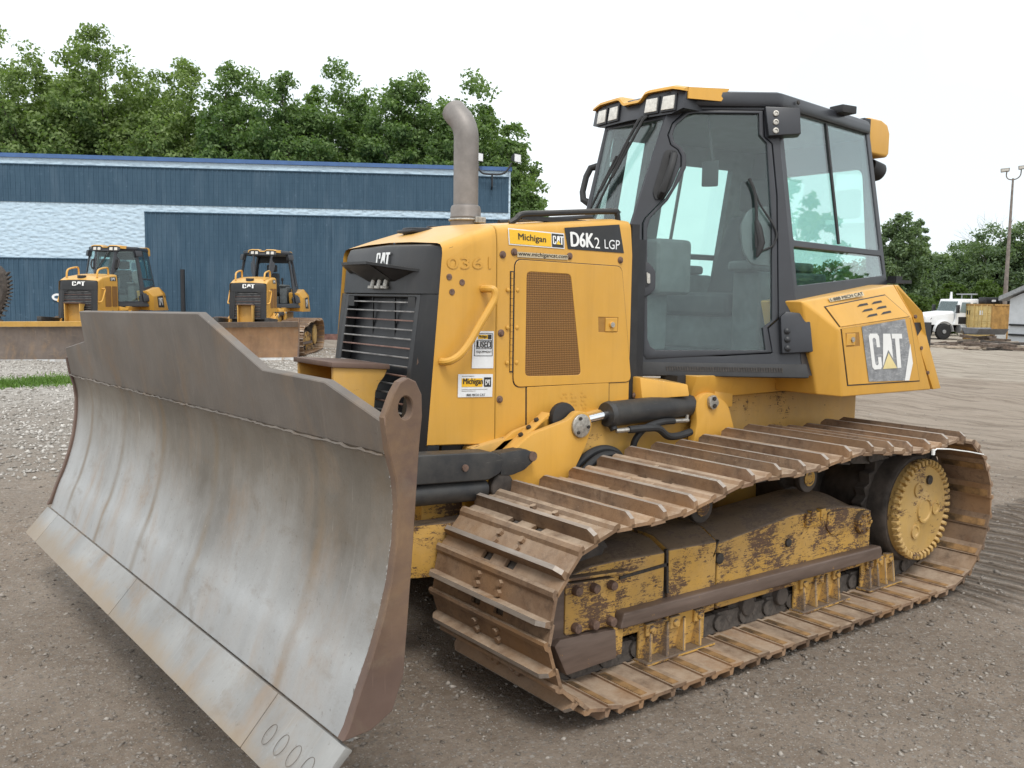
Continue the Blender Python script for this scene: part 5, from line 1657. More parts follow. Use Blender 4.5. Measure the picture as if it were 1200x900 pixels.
# ---------------------------------------------------------------- loose stones
OCT = np.array([[1, 0, 0], [0, 1, 0], [-1, 0, 0], [0, -1, 0], [0, 0, 1], [0, 0, -1]], float)
OCT_F = np.array([[0, 1, 4], [1, 2, 4], [2, 3, 4], [3, 0, 4], [1, 0, 5], [2, 1, 5], [3, 2, 5], [0, 3, 5]])
def stones(name, x, y, size, mat, label):
    m = len(x)
    v = OCT[None] * (1 + .45 * rng.uniform(-1, 1, (m, 6, 1))) * np.stack([size * rng.uniform(.7, 1.4, m), size * rng.uniform(.7, 1.2, m), size * rng.uniform(.4, .75, m)], 1)[:, None]
    v += rng.normal(0, .15, v.shape) * size[:, None, None]
    a = rng.uniform(0, 2 * PI, m)
    ca, sa = np.cos(a)[:, None], np.sin(a)[:, None]
    vx = v[..., 0] * ca - v[..., 1] * sa
    vy = v[..., 0] * sa + v[..., 1] * ca
    v = np.stack([vx + x[:, None], vy + y[:, None], v[..., 2] + (ground_z(x, y) + size * .15)[:, None]], -1)
    f = (OCT_F[None] + 6 * np.arange(m)[:, None, None]).reshape(-1, 3)
    o = obj(name, np_mesh(name, v.reshape(-1, 3), f), mat, None, 0)
    o['kind'] = 'stuff'
    o['label'] = label
    return o
m = 80000
r_ = np.exp(rng.uniform(math.log(1.3), math.log(30), m))
a_ = YAW + rng.uniform(-.72, .72, m)
sx_, sy_ = EYE.x + r_ * np.cos(a_), EYE.y + r_ * np.sin(a_)
sz_ = np.exp(rng.normal(math.log(.0030), .60, m)) * (1 + r_ * .09)
patch = np.sin(sx_ * 1.3 + 2 * np.sin(sy_ * .9)) + np.sin(sy_ * 1.7 + 1.5 * np.sin(sx_ * 1.1))
keep = (patch + rng.normal(0, 1.0, m) > -.55) & (rng.uniform(0, 1, m) > (r_ - 7) / 9)
stones('gravel', sx_[keep], sy_[keep], np.minimum(sz_[keep], .006 + .0022 * r_[keep]) * np.where((rng.uniform(0, 1, keep.sum()) < .012) & (r_[keep] > 6.5), rng.uniform(1.8, 3, keep.sum()), 1), 'stone_mixed', 'loose grey and brown gravel scattered on the dirt')
m = 42000
r_ = rng.uniform(8.5, 27, m)
a_ = YAW + rng.uniform(-.05, .75, m)
sx_, sy_ = EYE.x + r_ * np.cos(a_), EYE.y + r_ * np.sin(a_)
keep = (sy_ < -4.5 - .1 * sx_ + rng.normal(0, 1.6, m))
stones('limestone_gravel', sx_[keep], sy_[keep], rng.uniform(.008, .030, keep.sum()), 'stone_pale', 'pale crushed limestone strip along the blue building')

# low grass strip
m = 7000
t_ = rng.uniform(0, 1, m)
p0, p1 = np.array(spot(-60, 14.6)), np.array(spot(150, 17.2))
wd = rng.normal(0, .42, m) * (0.5 + t_)
gxx = p0[0] + (p1[0] - p0[0]) * t_ + rng.normal(0, .2, m)
gyy = p0[1] + (p1[1] - p0[1]) * t_ + wd
pz = ground_z(gxx, gyy)
hh = rng.uniform(.02, .085, m)
an = rng.uniform(0, 2 * PI, m)
wv_ = .012
dx, dy = np.cos(an) * wv_, np.sin(an) * wv_
lean = rng.normal(0, .04, (m, 2))
v = np.stack([np.stack([gxx - dx, gyy - dy, pz], 1), np.stack([gxx + dx, gyy + dy, pz], 1), np.stack([gxx + lean[:, 0], gyy + lean[:, 1], pz + hh], 1)], 1).reshape(-1, 3)
o = obj('grass', np_mesh('grass', v, np.arange(3 * m).reshape(-1, 3)), 'grass_blade', None, 0)
o['kind'] = 'stuff'
o['label'] = 'low strip of green grass in the gravel'

# ---------------------------------------------------------------- blue building
WD, WN, WE = V(.854, -.52, 0).normalized(), V(.52, .854, 0).normalized(), V(-16.092, -21.964, 0)
def wl(s, z, off=0.0):
    return WE + WD * s + WN * off + V(0, 0, z)
bld = empty('warehouse', wl(0, 0), 0, 'long blue warehouse with ribbed metal cladding and pale stucco bands', 'warehouse')
def wb(m_):
    """building pieces are modelled in place and hung on the empty"""
    m_['dummy'] = 0
def wbuild(mb, name, mat, parent=None, smooth=35):
    o = mb.build(name, mat, None, smooth)
    o.parent = parent or bld
    if (parent or bld) == bld:
        o.matrix_parent_inverse = Matrix.Translation(-wl(0, 0))
    return o
SW = 34.0
m = MB()
m.loft([[wl(0.0, -.6), wl(SW, -.6), wl(SW, -.6, -22), wl(0.0, -.6, -22)], [wl(0.0, 5.98), wl(SW, 5.98), wl(SW, 5.98, -22), wl(0.0, 5.98, -22)]])
wbuild(m, 'wall', 'stucco', None, 0)
m = MB()
m.loft([[wl(-.06, z, .07), wl(SW + .06, z, .07), wl(SW + .06, z, -22.06), wl(-.06, z, -22.06)] for z in (5.92, 6.05)])
wbuild(m, 'roof_trim', 'blue_trim')
m = MB()
m.loft([[wl(-.015, -.5, .02), wl(-.015, 5.9, .02), wl(.045, 5.9, .02), wl(.045, -.5, .02)], [wl(-.015, -.5, -.05), wl(-.015, 5.9, -.05), wl(.045, 5.9, -.05), wl(.045, -.5, -.05)]])
wbuild(m, 'corner_trim', 'stucco')
def ribbed(s0, s1, z0, z1):
    b = bmesh.new()
    p = .155
    cols = []
    s = s0
    while s < s1:
        for ds, off in ((0, .018), (.036, .018), (.046, .034), (.086, .034), (.096, .018)):
            if s + ds <= s1:
                cols.append((s + ds, off))
        s += p
    cols.append((s1, .018))
    prev = None
    for i, (s, off) in enumerate(cols):
        a, c = b.verts.new(wl(s, z0, off)), b.verts.new(wl(s, z1, off))
        if prev:
            b.faces.new([prev[0], a, c, prev[1]])
        prev = (a, c)
    mm = MB(); mm.b.free(); mm.b = b
    mm.loft([[wl(s0, z1 - .0, .0), wl(s1, z1, .0), wl(s1, z1, .058), wl(s0, z1, .058)], [wl(s0, z1 + .03, .0), wl(s1, z1 + .03, .0), wl(s1, z1 + .03, .058), wl(s0, z1 + .03, .058)]])
    wbuild(mm, 'cladding', 'blue_sheet', None, 0)
# the sheets come in lengths, lapped side by side
for s0, s1, z0, z1 in ((.05, 8.3, 4.48, 5.69), (8.3, 16.6, 4.48, 5.69), (16.6, 24.9, 4.48, 5.69), (24.9, SW, 4.48, 5.69),
                       (.05, 6.15, .18, 4.22), (6.15, 12.32, .18, 4.22), (12.33, 22.0, .18, 2.62), (22.0, SW, .18, 2.62)):
    ribbed(s0, s1, z0, z1)
m = MB()
m.loft([[wl(-.02, -.5, z) , wl(SW, -.5, z), wl(SW, .20, z), wl(-.02, .20, z)] for z in (.0, .07)])
wbuild(m, 'footing', 'rust_foot')
# flood lights on a bent pipe bracket at the corner of the wall
fl = empty('floodlight', wl(.65, 5.31, .06), 0, 'twin floodlights on a bent pipe bracket at the warehouse roof edge', 'floodlight')
def fbuild(mb, name, mat):
    o = mb.build(name, mat)
    o.parent = fl
    o.matrix_parent_inverse = Matrix.Translation(-wl(.65, 5.31, .06))
    return o
m = MB()
m.tube([wl(.65, 5.28, .07), wl(.65, 5.36, .22), wl(.65, 5.78, .25)], .035, 8)
m.tube(spline([wl(1.14, 6.20, .25), wl(1.13, 5.98, .25), wl(1.02, 5.82, .25), wl(.85, 5.77, .25), wl(.40, 5.77, .25), wl(.20, 5.84, .25), wl(.06, 6.02, .25), wl(-.02, 6.16, .25)], 5), .033, 8)
m.box(0, 0, 0, 0, 0, 0)
fbuild(m, 'bracket', 'dark_trim')
for s, z in ((1.14, 6.32), (-.17, 6.32)):
    c0 = wl(s, z, .30)
    m = MB()
    d1 = (WD * (-.7) + WN * .7).normalized()
    sd_ = d1.cross(V(0, 0, 1))
    q = []
    for dd, hw, hh in ((-.14, .10, .07), (-.02, .15, .12), (.06, .19, .15)):
        q.append([c0 + d1 * dd + sd_ * a * hw + V(0, 0, b_ * hh) for a, b_ in ((-1, -1), (1, -1), (1, 1), (-1, 1))])
    m.loft(q)
    fbuild(m, 'lamp_housing', 'dark_trim')
    m = MB()
    m.loft([[c0 + d1 * dd + sd_ * a * .165 + V(0, 0, b_ * .125) for a, b_ in ((-1, -1), (1, -1), (1, 1), (-1, 1))] for dd in (.05, .072)])
    fbuild(m, 'lamp_glass', 'label_white')
# small oval sign and a thin post by the wall
m = MB()
m.loft([[wl(15.19 + .17 * math.cos(a), 1.35 + .12 * math.sin(a), off) for a in [2 * PI * i / 28 for i in range(28)]] for off in (.055, .075)])
o = m.build('wall_sign', 'label_white'); tag(o, 'small white oval sign on the blue wall left of a black grille', 'sign')
m = MB()
m.loft([[wl(15.19 + .09 * math.cos(a), 1.35 + .05 * math.sin(a), .0775) for a in [2 * PI * i / 20 for i in range(20)]], [wl(15.19 + .09 * math.cos(a), 1.35 + .05 * math.sin(a), .079) for a in [2 * PI * i / 20 for i in range(20)]]])
m.build('sign_print', 'blue_sheet', o)
m = MB(); p = wl(11.0, 0, .5); m.cyl((p.x, p.y, -.2), (p.x, p.y, 2.33), .075, n=12)
o = m.build('steel_post', 'dark_trim'); tag(o, 'thin dark post standing before the ribbed blue wall', 'post')

# ---------------------------------------------------------------- trees
def leaf_quads(cent, size, nrm_bias):
    m = len(cent)
    nrm = rng.normal(0, 1, (m, 3)) + nrm_bias
    nrm /= np.linalg.norm(nrm, axis=1)[:, None]
    t = np.cross(nrm, rng.normal(0, 1, (m, 3)))
    t /= np.linalg.norm(t, axis=1)[:, None]
    b = np.cross(nrm, t)
    l, w_ = (size * .62)[:, None], (size * .34)[:, None]
    bend = nrm * (size * .12)[:, None]
    v = np.stack([cent - t * l, cent + b * w_ + bend, cent + t * l, cent - b * w_ + bend], 1)
    return v.reshape(-1, 3), np.arange(4 * m).reshape(-1, 4)
def tree(name, label, x, y, h, rad, zb, mat, n_clump, n_leaf, leaf, group, lean=(0, 0), narrow=1.0, seed=0, spread=.21, bare=0.0):
    """zb: height of the lowest foliage; the crown is a cloud of leaf sprays carried by limbs"""
    global rng
    rng = np.random.default_rng(100 + seed)
    z0 = gz(x, y)
    root = empty(name, (x, y, z0), 0, label, 'tree', group)
    cz, rz = (h + zb) / 2, (h - zb) / 2
    p = rng.normal(0, 1, (n_clump, 3))
    p /= np.linalg.norm(p, axis=1)[:, None]
    rr = rng.uniform(.05, 1.0, n_clump) ** .45
    lump = 1 + .28 * np.sin(p[:, 0] * 3.1 + seed) * np.cos(p[:, 1] * 2.7 + seed * 2) + .18 * np.sin(p[:, 2] * 6 + p[:, 0] * 5 + seed)
    p = p * np.minimum(rr * lump, 1.06)[:, None]
    taper = np.clip(1.14 - .34 * (p[:, 2] * .5 + .5) ** 2 * narrow, .15, 1.2)
    cl = np.stack([p[:, 0] * rad * taper + lean[0] * (p[:, 2] + 1), p[:, 1] * rad * taper + lean[1] * (p[:, 2] + 1), cz + p[:, 2] * rz], 1)
    cs = rng.uniform(.6, 1.3, n_clump) * rad * spread
    idx = rng.integers(0, n_clump, n_leaf)
    off = rng.normal(0, 1, (n_leaf, 3))
    off /= np.maximum(1e-6, np.linalg.norm(off, axis=1))[:, None]
    off *= (rng.uniform(0, 1, n_leaf) ** .45)[:, None]
    c = cl[idx] + off * np.stack([cs[idx], cs[idx], cs[idx] * .72], 1)
    bias = off * .7 + np.array([0, 0, .55])
    v, f = leaf_quads(c, leaf * rng.uniform(.65, 1.35, n_leaf), bias)
    cr = obj('crown', np_mesh('crown', v, f), mat, root, 0)
    mb = MB()
    tz = zb + (h - zb) * .55
    r0 = max(.10, h * .016)
    trunk = [V(0, 0, -.3), V(lean[0] * .1, lean[1] * .1, zb * .6), V(lean[0] * .5, lean[1] * .5, zb + (h - zb) * .25), V(lean[0] * .9, lean[1] * .9, tz)]
    mb.tube(spline(trunk, 4), [r0 * (1.15 - .8 * i / 12) for i in range(13)], 8)
    order = rng.permutation(n_clump)[:34]
    for i in order:
        e = Vector(cl[i])
        t = random.uniform(.15, .85)
        s0 = V(lean[0] * t, lean[1] * t, zb * .7 + (tz - zb * .7) * t)
        if e.z < s0.z:
            s0.z = max(zb * .5, e.z - rad * .3)
        mid = s0.lerp(e, .55) + V(0, 0, (e - s0).length * .10)
        mb.tube([s0, mid, e], [r0 * .38, r0 * .22, r0 * .05], 5)
    mb.build('trunk', 'bark', root, 60)
    return root
def tree_at(px, top, d, wpx, label, mat, leaf, nl, seed, zb=2.0, name='deciduous_tree', group='trees behind the warehouse', nc=420, **kw):
    x, y = spot(px, d)
    h = zof(px, top, d) - gz(x, y)
    tree(name, label, x, y, h, wpx / 2 * d / 1066.4, zb, mat, nc, int(nl * 2.5), leaf * .56, group, seed=seed, **kw)
LT = 'dense green tree behind the warehouse, '
tree_at(-45, 85, 50, 150, 'windblown pale green cottonwood at the left edge of the tree row', 'leaf_cottonwood', .34, 15000, 1, name='cottonwood_tree', spread=.19)
tree_at(52, 52, 50, 175, 'tall feathery cottonwood with sky gaps behind the cab of the left bulldozer', 'leaf_cottonwood', .34, 16500, 2, name='cottonwood_tree', spread=.17, lean=(.7, -.4))
tree_at(140, 46, 51, 165, 'broad windblown cottonwood, tallest by the left bulldozer', 'leaf_cottonwood', .34, 17500, 3, name='cottonwood_tree', spread=.19, lean=(.7, -.4))
tree_at(205, 78, 50, 135, 'cottonwood with ragged top where the tree row steps down', 'leaf_cottonwood', .32, 14000, 4, name='cottonwood_tree', spread=.19)
tree_at(275, 84, 48, 120, 'round dark maple behind the middle of the warehouse roof', 'leaf_maple', .30, 15000, 5)
tree_at(345, 94, 47, 110, 'bushy maple right of the round dark maple', 'leaf_maple', .30, 14500, 6)
tree_at(408, 82, 49, 120, 'maple rising left of the exhaust stack', 'leaf_maple', .30, 15000, 7)
tree_at(478, 90, 48, 110, 'tall full maple directly left of the exhaust stack', 'leaf_maple', .30, 15000, 8)
tree_at(543, 96, 47, 115, 'maple towering behind the exhaust stack', 'leaf_maple', .30, 15000, 9)
tree_at(590, 150, 46, 92, 'spreading maple at the warehouse corner beside the floodlights', 'leaf_maple', .30, 13000, 10)
tree_at(605, 225, 45, 85, 'low maple filling the gap right of the warehouse corner', 'leaf_maple', .28, 12000, 11, zb=.6)

# second row that closes the gaps between the crowns
for q_, (px_, top_, wd_) in enumerate(((0, 120, 170), (96, 95, 170), (175, 105, 150), (240, 112, 150), (312, 118, 150), (378, 120, 150), (445, 118, 140), (512, 125, 140), (568, 165, 110))):
    tree_at(px_, top_, 57, wd_, ('back row tree behind the leftmost cottonwood', 'back row tree between the two tallest cottonwoods', 'back row tree behind the broad windblown cottonwood', 'back row tree between the ragged cottonwood and the round maple', 'back row tree between the round maple and the bushy maple', 'back row tree between the bushy maple and the next maple right', 'back row tree left of the full maple near the exhaust stack', 'back row tree directly behind the exhaust stack', 'back row tree above the floodlights at the warehouse corner')[q_],
            'leaf_cottonwood' if q_ < 3 else 'leaf_maple', .42, 4200, 40 + q_, zb=1.0, nc=260)

# ---------------------------------------------------------------- far side of the yard, right
FD = 58.0
def far(px, top, d, wpx, label, mat, leaf, nl, seed, **kw):
    tree_at(px, top, d, wpx, label, mat, leaf, nl, seed, group='trees beyond the far yard', **kw)
far(1046, 250, 84, 62, 'tall narrow poplar just right of the cab', 'leaf_far', .42, 9000, 21, zb=.5, spread=.2, narrow=1.6)
far(1068, 262, 86, 40, 'second narrow poplar right of the tall poplar', 'leaf_far', .42, 6000, 22, zb=.5, spread=.2, narrow=1.6)
far(1088, 300, 92, 70, 'rounded tree left of the low dip in the far tree line', 'leaf_far', .44, 8000, 23, zb=.3)
far(1124, 286, 95, 80, 'wide tree over the truck in the far tree line', 'leaf_far', .44, 9000, 24, zb=.3)
far(1162, 268, 90, 90, 'big tree left of the light pole in the far tree line', 'leaf_far', .44, 10000, 25, zb=.3)
far(1205, 262, 88, 90, 'big tree right of the light pole at the picture edge', 'leaf_far', .44, 10000, 26, zb=.3)
far(1020, 300, 88, 80, 'tree hidden behind the cab rear window', 'leaf_far', .44, 8000, 27, zb=.3)
far(965, 310, 92, 90, 'tree seen through the side window glass', 'leaf_far', .44, 8000, 28, zb=.3)
far(1108, 333, 74, 48, 'bright green bush behind the white truck cab', 'leaf_bright', .34, 5000, 29, zb=.1, name='bush')
far(1150, 330, 76, 52, 'bright green bush behind the container', 'leaf_bright', .34, 5000, 30, zb=.1, name='bush')
far(1072, 345, 72, 50, 'low green bush beside the tank rear edge', 'leaf_bright', .34, 5000, 31, zb=.1, name='bush')
# trees out of frame on the right, mirrored in the cab's side window
for q_, (az, dist, hh, rad_) in enumerate(((160, 40, 14.5, 2.6), (157, 42, 11.0, 3.0), (166, 46, 8.2, 4.0), (172, 48, 8.0, 4.2), (178, 50, 7.5, 4.5))):
    tx, ty = -1.4 + dist * math.cos(R(az)), .6 + dist * math.sin(R(az))
    tree('deciduous_tree', ('tall tree mirrored at the rear edge of the cab side window', 'bushy tree mirrored beside the tall one in the cab side window', 'low round tree mirrored in the middle of the cab side window', 'low tree mirrored at the front of the cab side window', 'farthest low tree mirrored in the cab side window')[q_],
         tx, ty, hh, rad_, .3, 'leaf_maple', 300, 6500, .42, 'trees mirrored in the cab windows', seed=60 + q_)
# bare crown behind the light pole
x, y = spot(1182, 97)
z0 = gz(x, y)
root = empty('bare_tree', (x, y, z0), 0, 'leafless grey tree crown behind the light pole', 'tree', 'trees beyond the far yard')
mb = MB()
H = (zof(1182, 246, 97) - z0) * .86
random.seed(12)
def grow(p, d, l, r, lvl):
    e = p + d * l
    mb.tube([p, p.lerp(e, .5) + V(random.uniform(-.1, .1), random.uniform(-.1, .1), 0) * l * .4, e], [r, r * .8, r * .55], 5)
    if lvl < 5:
        for _ in range(3 if lvl < 3 else 2):
            nd = (d + V(random.uniform(-.75, .75), random.uniform(-.75, .75), random.uniform(-.15, .35))).normalized()
            grow(e, nd, l * random.uniform(.6, .8), r * .55, lvl + 1)
grow(V(0, 0, 0), V(0, 0, 1), H * .42, .15, 0)
mb.build('trunk', 'dead_bark', root, 60)

m_plain('truck_white', (.78, .79, .80), .3, 0, .04)
m_plain('tyre', (.02, .02, .021), .85, 0, .3, 20, .3)
m_plain('container_yellow', (.62, .46, .19), .6, 0, .18, 2, .1)
m_plain('container_orange', (.36, .20, .055), .65, 0, .35, 2, .1)
m_plain('timber', (.135, .10, .078), .9, 0, .5, 5, .4)
m_plain('timber_pale', (.34, .28, .22), .9, 0, .4, 5, .3)
m_plain('shed_white', (.58, .60, .62), .7, 0, .08, 3, .1)
m_plain('concrete', (.50, .50, .49), .9, 0, .15, 6, .3)
m_plain('pole_grey', (.20, .17, .15), .8, 0, .3, 4, .2)
m_plain('red_paint', (.42, .05, .045), .5, 0, .25, 5, .1)
m_plain('trough_grey', (.17, .17, .18), .6, .2, .2, 4, .1)

def frame_at(px, d, ang):
    x, y = spot(px, d)
    return (x, y, gz(x, y)), ang
# white truck, x forward
loc, a = frame_at(1098, 60.0, R(-27))
tk = empty('truck', loc, a, 'white truck cab with black lower half parked before the far trees', 'truck')
m = MB(); m.loft([[V(x, y * w_, z) for y, z in ((-1, .95), (1, .95), (1, zt - .12), (.86, zt), (-.86, zt), (-1, zt - .12))] for x, w_, zt in ((1.55, .78, 1.55), (1.35, .86, 1.66), (.2, .95, 1.80), (-.35, 1.0, 1.86))]); m.bevel(.04, 2); m.build('hood', 'truck_white', tk)
m = MB()
m.loft([[V(-.30, y, z), V(-.72, y * .94, zt), V(-2.05, y * .94, zt + .03), V(-2.15, y, z)] for y, z, zt in ((-1.08, .95, 2.62), (1.08, .95, 2.62))])
m.bevel(.06, 3); cb = m.build('cab', 'truck_white', tk)
m = MB(); m.loft([[V(-.385, y * 1.0, 1.88), V(-.625, y * .94, 2.50)] for y in (-.92, .92)], caps=False, closed=False)
b_ = MB(); b_.plate([V(-.395, -.92, 1.86), V(-.395, .92, 1.86), V(-.66, .86, 2.48), V(-.66, -.86, 2.48)], n=(1, 0, .4), t=.02); b_.build('windscreen', 'truck_glass', cb); m.b.free()
for s in (1, -1):
    m = MB(); m.plate([V(-.72, 1.075 * s, 1.78), V(-1.45, 1.075 * s, 1.72), V(-1.45, 1.045 * s, 2.42), V(-.86, 1.045 * s, 2.42)], n=(0, s, .05), t=.03); m.build('side_window', 'truck_glass', cb)
    m = MB(); m.plate([V(-1.66, 1.078 * s, 1.72), V(-1.90, 1.078 * s, 1.72), V(-1.90, 1.045 * s, 2.40), V(-1.66, 1.045 * s, 2.40)], n=(0, s, .05), t=.03); m.build('side_window', 'truck_glass', cb)
    m = MB(); m.box(-2.10, -.62, 1.0 * s, 1.10 * s, 1.02, 1.48); m.bevel(.02).build('lower_panel', 'dark_trim', cb)
    m = MB(); m.box(-.52, -.34, 1.15 * s, 1.32 * s, 1.72, 2.25); m.box(-.46, -.40, 1.0 * s, 1.2 * s, 1.75, 1.80); m.bevel(.03, 2).build('mirror', 'dark_trim', cb)
    m = MB(); m.lathe((0.35, .80 * s, .52), (0, s, 0), [(0, .30), (0, .50), (.05, .53), (.24, .53), (.28, .50), (.28, .36)], 30); m.bevel(.01, 1)
    wh = m.build('wheel', 'tyre', tk)
    m = MB(); m.lathe((0.35, 1.03 * s, .52), (0, s, 0), [(0, .36), (.03, .36), (.035, .30), (.01, .26), (.0, .14), (.09, .12), (.09, .01)], 24); m.build('rim', 'galvanised', wh)
    m = MB(); pts = [V(.35 + .66 * math.cos(t_), 1.0 * s, .52 + .66 * math.sin(t_)) for t_ in [R(q) for q in range(0, 181, 15)]]
    m.loft([[p + V(0, -.16 * s, 0), p + V(0, .10 * s, 0), p * 1 + V(0, .10 * s, .05), p + V(0, -.16 * s, .05)] for p in pts]); m.build('fender', 'truck_white', tk)
    m = MB(); m.cyl((-.75, .95 * s, .72), (-2.0, .95 * s, .72), .28, n=18); m.bevel(.02).build('fuel_tank', 'galvanised', tk)
    m = MB(); m.plate([V(1.42, .62 * s, 1.20), V(1.30, .86 * s, 1.20), V(1.15, .90 * s, 1.40), V(1.36, .66 * s, 1.42)], n=(.8, .5 * s, .2), t=.03); m.build('headlight', 'dark_trim', tk)
m = MB(); m.box(1.45, 1.72, -1.05, 1.05, .50, .92); m.bevel(.05, 2).build('bumper', 'dark_trim', tk)
m = MB(); m.box(-6.5, 1.4, -.42, .42, .62, .92); m.box(-6.5, -2.4, -1.1, 1.1, .95, 1.1); m.box(-2.55, -2.35, -1.15, 1.15, .95, 2.35); m.build('chassis', 'dark_trim', tk)
for s in (1, -1):
    m = MB(); m.lathe((-5.2, .75 * s, .52), (0, s, 0), [(0, .30), (0, .53), (.36, .53), (.36, .30)], 24); m.build('wheel', 'tyre', tk)
m = MB(); m.cyl((-1.0, -.3, 2.62), (-1.0, -.3, 3.10), .09, .06, n=10); m.build('beacon', 'label_white', cb)
m = MB(); m.box(-2.0, -1.85, -.95, .95, 2.92, 3.0); m.box(-1.95, -1.90, -.5, -.45, 2.6, 2.95); m.box(-1.95, -1.90, .45, .5, 2.6, 2.95); m.build('light_bar', 'galvanised', cb)

# steel container: its doors look to the left, its long side to the right
cx_, cy_ = spot(1160, 57.0)
vd = math.atan2(EYE.y - cy_, EYE.x - cx_)
a = vd + R(-47)                       # way the doors face
ct = empty('shipping_container', (cx_, cy_, gz(cx_, cy_)), a, 'mustard yellow shipping container with closed doors behind the timber pile', 'container')
# local: x out of the doors, y along the door wall to the right corner
hgt = 2.36
m = MB(); m.box(-6, -.06, -2.40, -.04, .16, hgt - .02); ctb = m.build('body', 'container_orange', ct)
m = MB()
b = m
for k in range(20):
    x0 = -.25 - k * .28
    m.hexa([V(x0, -.05, .28), V(x0 - .14, -.05, .28), V(x0 - .17, .0, .28), V(x0 + .03, -.05 + .0, .28) + V(0, .001, 0), V(x0, -.05, hgt - .12), V(x0 - .14, -.05, hgt - .12), V(x0 - .17, .0, hgt - .12), V(x0 + .03, -.049, hgt - .12)])
m.build('corrugation', 'container_orange', ctb, 0)
m = MB()
for y0 in (-2.42, -.13):
    m.box(-.13, .0, y0, y0 + .14, 0, hgt)
m.box(-6.1, .0, -.13, .01, 0, .16); m.box(-6.1, .0, -.13, .01, hgt - .12, hgt); m.box(-.12, .005, -2.42, .01, .0, .18); m.box(-.12, .005, -2.42, .01, hgt - .14, hgt)
m.bevel(.01, 1).build('frame', 'container_orange', ct)
for y0, y1 in ((-2.27, -1.22), (-1.19, -.14)):
    m = MB(); m.box(-.06, -.02, y0, y1, .19, hgt - .15)
    for k in range(4):
        z0 = .24 + k * .51
        m.box(-.03, .0, y0 + .05, y1 - .05, z0, z0 + .08)
        m.box(-.03, .0, y0 + .05, y1 - .05, z0 + .40, z0 + .46)
    m.bevel(.008, 1); dr_ = m.build('container_door', 'container_yellow', ct)
    for yy in (y0 + .30, y1 - .30):
        m = MB(); m.cyl((.03, yy, .10), (.03, yy, hgt - .06), .022, n=8); m.box(.0, .05, yy - .04, yy + .04, .95, 1.10); m.build('lock_bar', 'container_yellow', dr_)
    m = MB(); m.box(.0, .008, y0 + .12, y0 + .38, 1.66, 1.94); m.build('door_plate', 'label_white' if y0 > -1.5 else 'dark_trim', dr_)

# pole with two flood lamps
px_, py_ = spot(1173.5, 57.5)
zp = gz(px_, py_)
lp = empty('light_pole', (px_, py_, zp), math.atan2(EYE.y - py_, EYE.x - px_), 'tall slim light pole with two lamps on a forked arm', 'light pole')
ph = zof(1186, 209, 57.5) - zp
m = MB(); m.tube([(0, 0, 0), (0, 0, ph * .5), (0, 0, ph)], [.16, .115, .06], 12); m.build('pole', 'pole_grey', lp)
m = MB(); m.tube(spline([(0, -.36, ph + .42), (0, -.37, ph + .15), (0, -.25, ph - .03), (0, 0, ph - .08), (0, .25, ph), (0, .40, ph + .2), (0, .42, ph + .55)], 5), .035, 8); m.build('arm', 'pole_grey', lp)
for y, z in ((-.46, ph + .50), (.50, ph + .62)):
    m = MB(); m.hexa([V(-.16, y - .22, z - .10), V(.20, y - .24, z - .14), V(.20, y + .24, z - .10), V(-.16, y + .22, z - .06), V(-.12, y - .20, z + .06), V(.22, y - .26, z + .10), V(.22, y + .26, z + .14), V(-.12, y + .20, z + .10)]); m.bevel(.02, 2)
    hd = m.build('lamp_head', 'pole_grey', lp)
    m = MB(); m.hexa([V(.205, y - .20, z - .09), V(.222, y - .20, z - .09), V(.222, y + .20, z - .05), V(.205, y + .20, z - .05), V(.225, y - .21, z + .06), V(.24, y - .21, z + .06), V(.24, y + .21, z + .10), V(.225, y + .21, z + .10)]); m.build('lamp_glass', 'lens', hd)
bx, by = spot(1171, 56.8)
m = MB(); m.box(bx - .28, bx + .28, by - .28, by + .28, gz(bx, by) - .1, gz(bx, by) + .75, Matrix.Rotation(R(20), 3, 'Z')); m.bevel(.03, 2)
tag(m.build('concrete_block', 'concrete'), 'pale concrete block at the foot of the light pole', 'block')

# pale shed at the picture edge, its eave rising to the right
s0, s1 = Vector(spot(1177, 49.5)), Vector(spot(1262, 46))
sdv = (s1 - s0).normalized(); sn = V(sdv.y, -sdv.x, 0)
if (Vector((EYE.x, EYE.y)) - s0).dot(sn.to_2d()) < 0:
    sn = -sn
zs = gz(*s0) - .1
sh = empty('shed', (s0.x, s0.y, zs), 0, 'pale grey shed with a sloping eave at the right edge', 'shed')
L_ = (s1 - s0).length
sp = lambda u_, z, off=0.0: V(sdv.x * u_ + sn.x * off, sdv.y * u_ + sn.y * off, z)
zl, zr_ = zof(1177, 350, 49.5) - zs, zof(1177, 350, 49.5) - zs + L_ * .42
m = MB(); m.loft([[sp(.12, 0, o_), sp(L_, 0, o_), sp(L_, zr_, o_), sp(.12, zl, o_)] for o_ in (0, -4)]); m.build('wall', 'shed_white', sh)
m = MB(); m.loft([[sp(-.35, zl - .12, o_), sp(L_ + .1, zr_ + .10, o_), sp(L_ + .1, zr_ + .34, o_), sp(-.35, zl + .12, o_)] for o_ in (.30, -4.2)]); m.build('roof', 'galvanised', sh)
for z in (.62, 1.15):
    m = MB(); m.loft([[sp(.2, z + q, o_), sp(L_, z + q, o_)] for q, o_ in ((0, .02), (0, .10), (.09, .10), (.09, .02))], caps=False, closed=False); m.b.free()
    m = MB(); m.hexa([sp(.2, z, .02), sp(L_, z, .02), sp(L_, z, .10), sp(.2, z, .10), sp(.2, z + .10, .02), sp(L_, z + .10, .02), sp(L_, z + .10, .10), sp(.2, z + .10, .10)]); m.build('wall_rail', 'dark_trim', sh)

